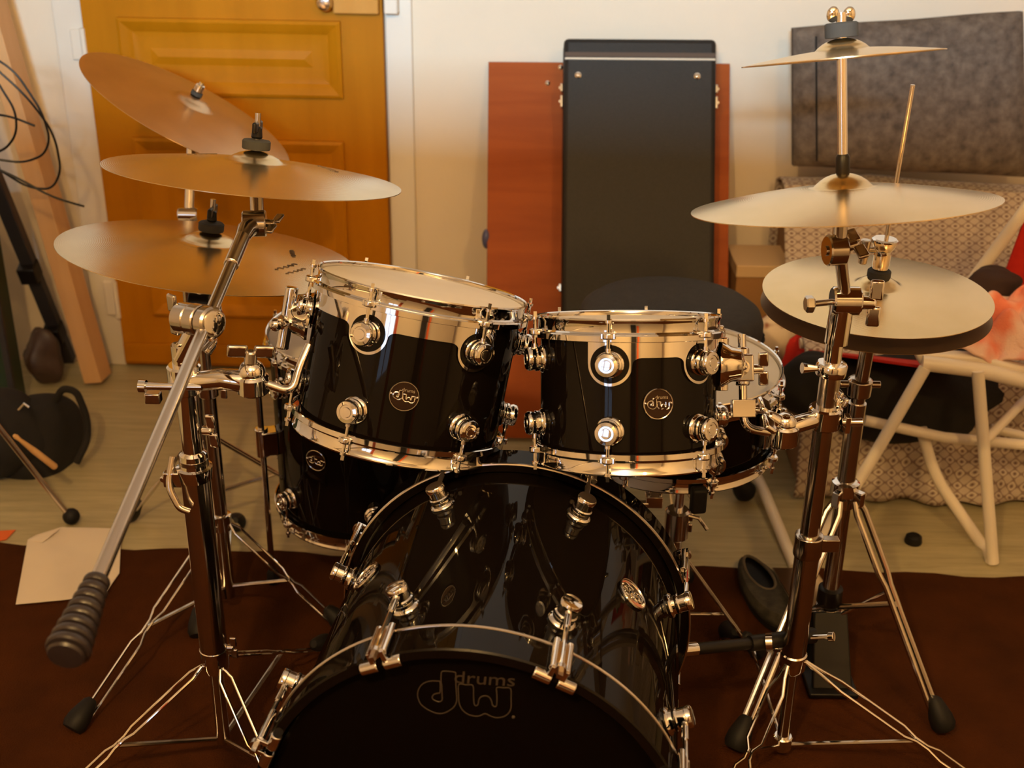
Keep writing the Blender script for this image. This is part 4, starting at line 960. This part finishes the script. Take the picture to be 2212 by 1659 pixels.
# towel: folded ribbons
mb = MB(); vs = []; fs = []; NU, NV = 60, 46
tp = [PY(2062, 752, 2.33), PY(2300, 815, 2.26), PY(2300, 600, 2.46), PY(2135, 645, 2.46)]
for j in range(NV+1):
    for i in range(NU+1):
        u = i/NU; v = j/NV; p = tp[0].lerp(tp[1], u).lerp(tp[3].lerp(tp[2], u), v)
        h = .018*sin(u*13+v*9)+.012*sin(v*17-u*6)+.006*sin(u*31+v*3)
        e = min(u, 1-u)*min(v, 1-v)*8
        vs.append(p+V((.010*sin(v*21), -.012*sin(u*9+v*5), h*min(1, .4+e)+.03*min(1, e))))
for j in range(NV):
    for i in range(NU): a = j*(NU+1)+i; fs.append((a, a+1, a+NU+2, a+NU+1))
mb.add(vs, fs); single('towel', 'pink and white towel crumpled on the folding chair seat', 'towel', mb, PINK, tp[0], solid=.008, subd=1)
# pillow with brown print left of chair, cardboard box
single('pillow', 'small white pillow with a reddish print behind the snare drum', 'pillow', lump(PY(1690, 728, 2.78), (.085, .05, .062), 8, amp=.05, flat=False),
       noisy(mat('printed_pillow', (.7, .6, .5), .9), (.28, .09, .05), (.72, .60, .47), (14, 14, 14), detail=2, lo=.36, hi=.42), PY(1690, 728, 2.78))
bp = PY(1628, 640, 2.98); bxz = bp.z
cbx = Thing('cardboard_box', 'brown cardboard box with pale lid between throne and couch', 'box', (bp.x, 3.0, 0))
zt_ = PY(1628, 575, 2.94).z
cbx.part('carton', MB().box((bp.x+.02, 3.02, zt_/2-.01), (.15, .16, zt_-.03)), CARD, bevel=.003)
cbx.part('lid', MB().box((bp.x+.02, 3.02, zt_-.014), (.156, .166, .032)), CARDL, bevel=.003)
# slipper
def slipper():
    c = PZ(1650, 1300, 0); d = (PZ(1700, 1385, 0)-PZ(1628, 1262, 0)).normalized(); s_ = V((0, 0, 1)).cross(d); L = .25
    t = Thing('slipper', 'worn grey slipper lying on the carpet between the two right stands', 'slipper', c)
    def outl(k, z, dz=0, n=28):
        out = []
        for i in range(n):
            a = 2*pi*i/n; x = cos(a)*L/2; wd = .042*(1+.16*cos(a)) ; out.append(c+d*x*k+s_*sin(a)*wd*k+V((0, 0, z+dz*(cos(a)*.5+.5))))
        return out
    mb = MB(); rings = [outl(1, .009), outl(1.02, .016), outl(1.0, .026)]
    vs = [p for r in rings for p in r]; fs = [tuple(range(28))[::-1], tuple(56+i for i in range(28))]
    for j in range(2):
        for i in range(28): fs.append((j*28+i, j*28+(i+1) % 28, (j+1)*28+(i+1) % 28, (j+1)*28+i))
    t.part('sole', mb.add(vs, fs), RUBBER)
    GS = noisy(mat('grey_felt', (.10, .09, .07), .95), (.022, .018, .013), (.048, .040, .028), (60, 60, 60), bump=.4, bscale=200)
    mb = MB(); rings = [outl(1, .022), outl(1.0, .028, .008), outl(.92, .034, .014), [p-d*.045 for p in outl(.56, .036, .010)]]
    vs = [p for r in rings for p in r]; fs = []
    for j in range(3):
        for i in range(28): fs.append((j*28+i, j*28+(i+1) % 28, (j+1)*28+(i+1) % 28, (j+1)*28+i))
    n0 = len(vs)
    # instep cover on the toe half
    t.part('upper', mb.add(vs, fs), GS, solid=.003)
    t.part('opening_edge', MB().tube(rings[-1], .0032, 8, closed=True), mat('pale_braid', (.09, .07, .045), .9))
slipper()
pr = PZ(1972, 1172, 0); single('rubber_stopper', 'small round dark rubber stopper lying on the linoleum at right', 'stopper', MB().lathe([(.018, 0), (.019, .004), (.017, .016), (.012, .02), (0, .02)], pr, (0, 0, 1), 24), RUBBER, pr)
# ------------------------------------------------------------ left side
pf = [(34, 1306), (60, 1166), (78, 1156), (132, 1139), (262, 1142), (258, 1238), (226, 1284), (140, 1296)]
mb = MB(); b_ = [PZ(x, y, .0095) for x, y in pf]; mb.slab(b_, .0006, V((0, 0, 1)))
t_ = Thing('paper_sheet', 'white sheet of paper lying on the carpet edge at left', 'paper', b_[0])
t_.part('sheet', mb, PAPER)
t_.part('folded_corner', MB().slab([PZ(60, 1166, .0102), PZ(78, 1156, .0102), PZ(130, 1141, .018), PZ(92, 1172, .011)], .0005, V((0, 0, 1))), PAPER)
o_ = [PZ(-40, 1150, .002), PZ(34, 1145, .002), PZ(14, 1166, .002), PZ(-40, 1176, .002)]
single('card', 'orange piece of card on the floor at the left edge', 'card', MB().slab(o_, .001, V((0, 0, 1))), ORANGE, o_[0])
# leaning timber
bA = PZ(213, 826, 0); tA = PP(-18, 20, W0+WN*.12, WN); dA = (tA-bA).normalized(); sA_ = V((1, -.12, 0)); sA_ = (sA_-dA*sA_.dot(dA)).normalized(); nA_ = dA.cross(sA_)
wv = .050; LA_ = (tA-bA).length*1.25
cs = [bA+V((0, 0, .012))+sA_*a*wv/2+nA_*b*.034 for a, b in ((-1, -1), (1, -1), (1, 1), (-1, 1))]
mb = MB().slab([c for c in cs], LA_, dA); single('timber', 'square pale timber leaning on the wall left of the door', 'timber', mb, PLANKM, bA, bevel=.002)
# dark pole with clamp
bP = PZ(152, 792, 0); tP = PP(-70, 250, W0+WN*.35, WN)
pl = Thing('dark_metal_bar', 'dark grey metal bar leaning beside the pale timber', 'bar', bP)
dP = (tP-bP).normalized(); MP = frame(dP, (0, 1, 0))
pl.part('bar', MB().box(bP+dP*.60+V((0, 0, .012)), (.036, .030, 1.18), MP), DGREY, bevel=.003)
for t0_ in (.12, .34): pl.part('clamp', MB().box(bP+dP*(t0_+.02)+V((0, -.01, 0)), (.046, .05, .05), MP), PLASTIC, bevel=.004)
shc = PY(92, 760, 3.10)
single('bundle', 'dark brown bundle lying on the floor at the foot of the metal bar', 'bundle', lump((shc.x, 3.10, .075), (.05, .045, .08), 31, amp=.16), mat('brown_leather', (.055, .028, .018), .5), (shc.x, 3.10, 0))
# cable loops hanging at the left
cbm = MB()
def loop(pts, r=.0026): cbm.tube(smooth_path([PY(x, y, yy) for x, y, yy in pts], .12, 8), r, 8)
loop([(-40, 120, 2.7), (60, 210, 2.7), (118, 290, 2.72), (132, 370, 2.72), (112, 410, 2.72), (60, 405, 2.72), (-20, 355, 2.7), (-50, 300, 2.7)])
loop([(-40, 110, 2.72), (30, 150, 2.72), (90, 240, 2.72), (108, 300, 2.72), (95, 335, 2.72), (50, 352, 2.72), (-40, 340, 2.7)])
loop([(-40, 350, 2.70), (40, 385, 2.7), (110, 425, 2.7), (182, 446, 2.7)])
loop([(-40, 245, 2.69), (20, 250, 2.69), (75, 272, 2.69)])
loop([(-40, 335, 2.68), (10, 325, 2.68), (36, 290, 2.68), (34, 240, 2.68), (-10, 170, 2.68), (-40, 150, 2.68)])
single('cable', 'thin black cable hanging in loops at the upper left edge', 'cable', cbm, PLASTIC, PY(60, 250, 2.7))
# dark green trunk at the very left
gb = PZ(40, 905, 0)
gt = Thing('green_locker', 'dark green metal locker cut off by the left edge of the picture', 'locker', (gb.x-.15, gb.y+.05, 0))
zt2 = PY(0, 440, gb.y).z
gt.part('body', MB().box((gb.x-.19, gb.y+.05, zt2/2+.006), (.36, .09, zt2)), GREEN, bevel=.004)
gt.part('edge_strip', MB().box((gb.x-.006, gb.y+.005, zt2/2+.006), (.016, .012, zt2)), DGREY, bevel=.002)
gt.part('catch', MB().box((gb.x-.03, gb.y+.004, .33), (.03, .012, .05)), STEEL, bevel=.002)
# black bag
bc = PZ(85, 1040, 0)
bag = Thing('bag', 'black soft shoulder bag slumped on the linoleum at left', 'bag', (bc.x, bc.y+.12, 0))
Mb = Matrix.Rotation(radians(-38), 3, 'Y') @ Matrix.Identity(3)
bcc = PY(78, 965, bc.y+.10)
bag.part('body', lump((bcc.x, bcc.y, bcc.z), (.10, .10, .155), 41, Matrix.Rotation(radians(28), 3, 'Y'), amp=.07, n=48, fr=2.4, flat=False), BLKF, subd=1)
bcl = PY(10, 1040, bc.y+.04)
bag.part('pocket', lump((bcl.x, bcl.y, .10), (.12, .09, .11), 43, amp=.08, n=40), BLKF, subd=1)
hp_ = [PY(118, 868, bc.y+.08), PY(135, 838, bc.y+.08), PY(165, 845, bc.y+.08), PY(188, 900, bc.y+.07), PY(190, 950, bc.y+.06), PY(165, 1000, bc.y+.04)]
bag.part('handle', MB().tube(smooth_path(hp_, .04), .0085, 10), BLKF)
bag.part('zip_pull', MB().tube([PY(40, 885, bc.y), PY(52, 872, bc.y), PY(62, 880, bc.y)], .003, 8), DCHROME)
# stand leg with rubber foot reaching in from the left
f0 = PZ(155, 1122, .012); t0_ = PY(-60, 850, f0.y-.03); 
sl_ = Thing('music_stand', 'silver tubular stand leg with round rubber foot reaching in from the left edge', 'music stand', f0)
sl_.part('leg', MB().tube([t0_, f0], .0062, 14), STEEL); sl_.part('rubber_foot', MB().sphere(f0+V((0, 0, .008)), .0185, (1, 1, 1.0), 18), RUBBER)
d0 = PY(30, 940, 2.36); d1 = PY(118, 1008, 2.40)
single('drumstick', 'pale wooden drumstick poking out of the black bag', 'drumstick', MB().lathe([(.0035, 0), (.0055, .006), (.0042, .016), (.0072, .06), (.0075, (d1-d0).length), (.006, (d1-d0).length+.003), (0, (d1-d0).length+.003)], d0, d1-d0, 16), THRW, d0)

# ------------------------------------------------------------ room behind the camera (seen in the chrome)
for i, p in enumerate(LAMPS):
    t_ = Thing('ceiling_lamp', 'bare warm bulb hanging from ceiling, '+('nearer the right' if i == 0 else 'nearer the left'), 'lamp', (p.x, p.y, HC))
    t_.part('flex', MB().cyl((p.x, p.y, HC-.002), (p.x, p.y, p.z+.02), .003), WHITEP)
    t_.part('socket', MB().cyl((p.x, p.y, p.z-.02), (p.x, p.y, p.z+.03), .016, n=18), WHITEP)
    t_.part('bulb', MB().sphere((p.x, p.y, p.z-.045), .028, n=20), BULB)
    bpy.data.objects[bpy.data.objects.keys()[-1]]
for nm in ('bulb', 'bulb.001'):
    if nm in bpy.data.objects: bpy.data.objects[nm].visible_shadow = True
wd_ = Thing('wardrobe', 'dark wooden wardrobe on the wall behind the camera', 'wardrobe', WP(1.9, SF-.3, 0))
wd_.part('body', rbox(MB(), 1.75, 2.75, SF-.55, SF-.01, .0, 1.95), mat('dark_wood', (.07, .03, .015), .4), bevel=.005)
for a in (1.77, 2.26): wd_.part('door', rbox(MB(), a, a+.47, SF-.575, SF-.552, .06, 1.9), mat('dark_wood_door', (.09, .04, .02), .35), bevel=.004)
tb_ = Thing('curtain', 'orange-red curtain hanging beside the window', 'curtain', WP(.75, SF-.06, 1))
mb = MB(); vs = []; fs = []
for i in range(61):
    s_ = -.30+i/60*.20
    for z in (.25, 2.2): vs.append(WP(s_, SF-.07+.02*sin(i*.9), z))
for i in range(60): fs.append((i*2, i*2+1, i*2+3, i*2+2))
tb_.part('fabric', mb.add(vs, fs), mat('orange_curtain', (.60, .10, .02), .8), solid=.004)
tb_.part('rail', MB().cyl(WP(-1.4, SF-.07, 2.22), WP(-.05, SF-.07, 2.22), .012), WHITEP)

sb = Thing('daylight_block', 'tall beige sideboard standing behind the camera', 'daylight_block', WP(1.75, 3.8, 0))  # unseen block added to keep daylight off the lower back wall
sb.part('body', rbox(MB(), 0.40, 3.0, 3.68, 4.05, .006, 1.70), mat('beige_painted_board', (.55, .46, .34), .6), bevel=.005)
gb_ = Thing('dark_reflection_strip', 'dark narrow strip added for chrome reflections, on the sideboard behind the camera', 'bag', WP(1.42, 3.64, .6))  # dark strip added only to show as a stripe in the chrome
gb_.part('body', rbox(MB(), 1.30, 1.52, 3.62, 3.675, .35, 1.66), BLKF, bevel=.02)
sc_ = Thing('reflection_strip', 'orange scarf added behind the camera for its reflection in the chrome', 'reflection_strip', WP(1.60, 3.66, .6))  # orange strip added next to it, likewise just for the chrome to mirror
sc_.part('cloth', rbox(MB(), 1.56, 1.645, 3.65, 3.675, .45, 1.66), mat('orange_strip', (.7, .12, .02), .8), bevel=.008)
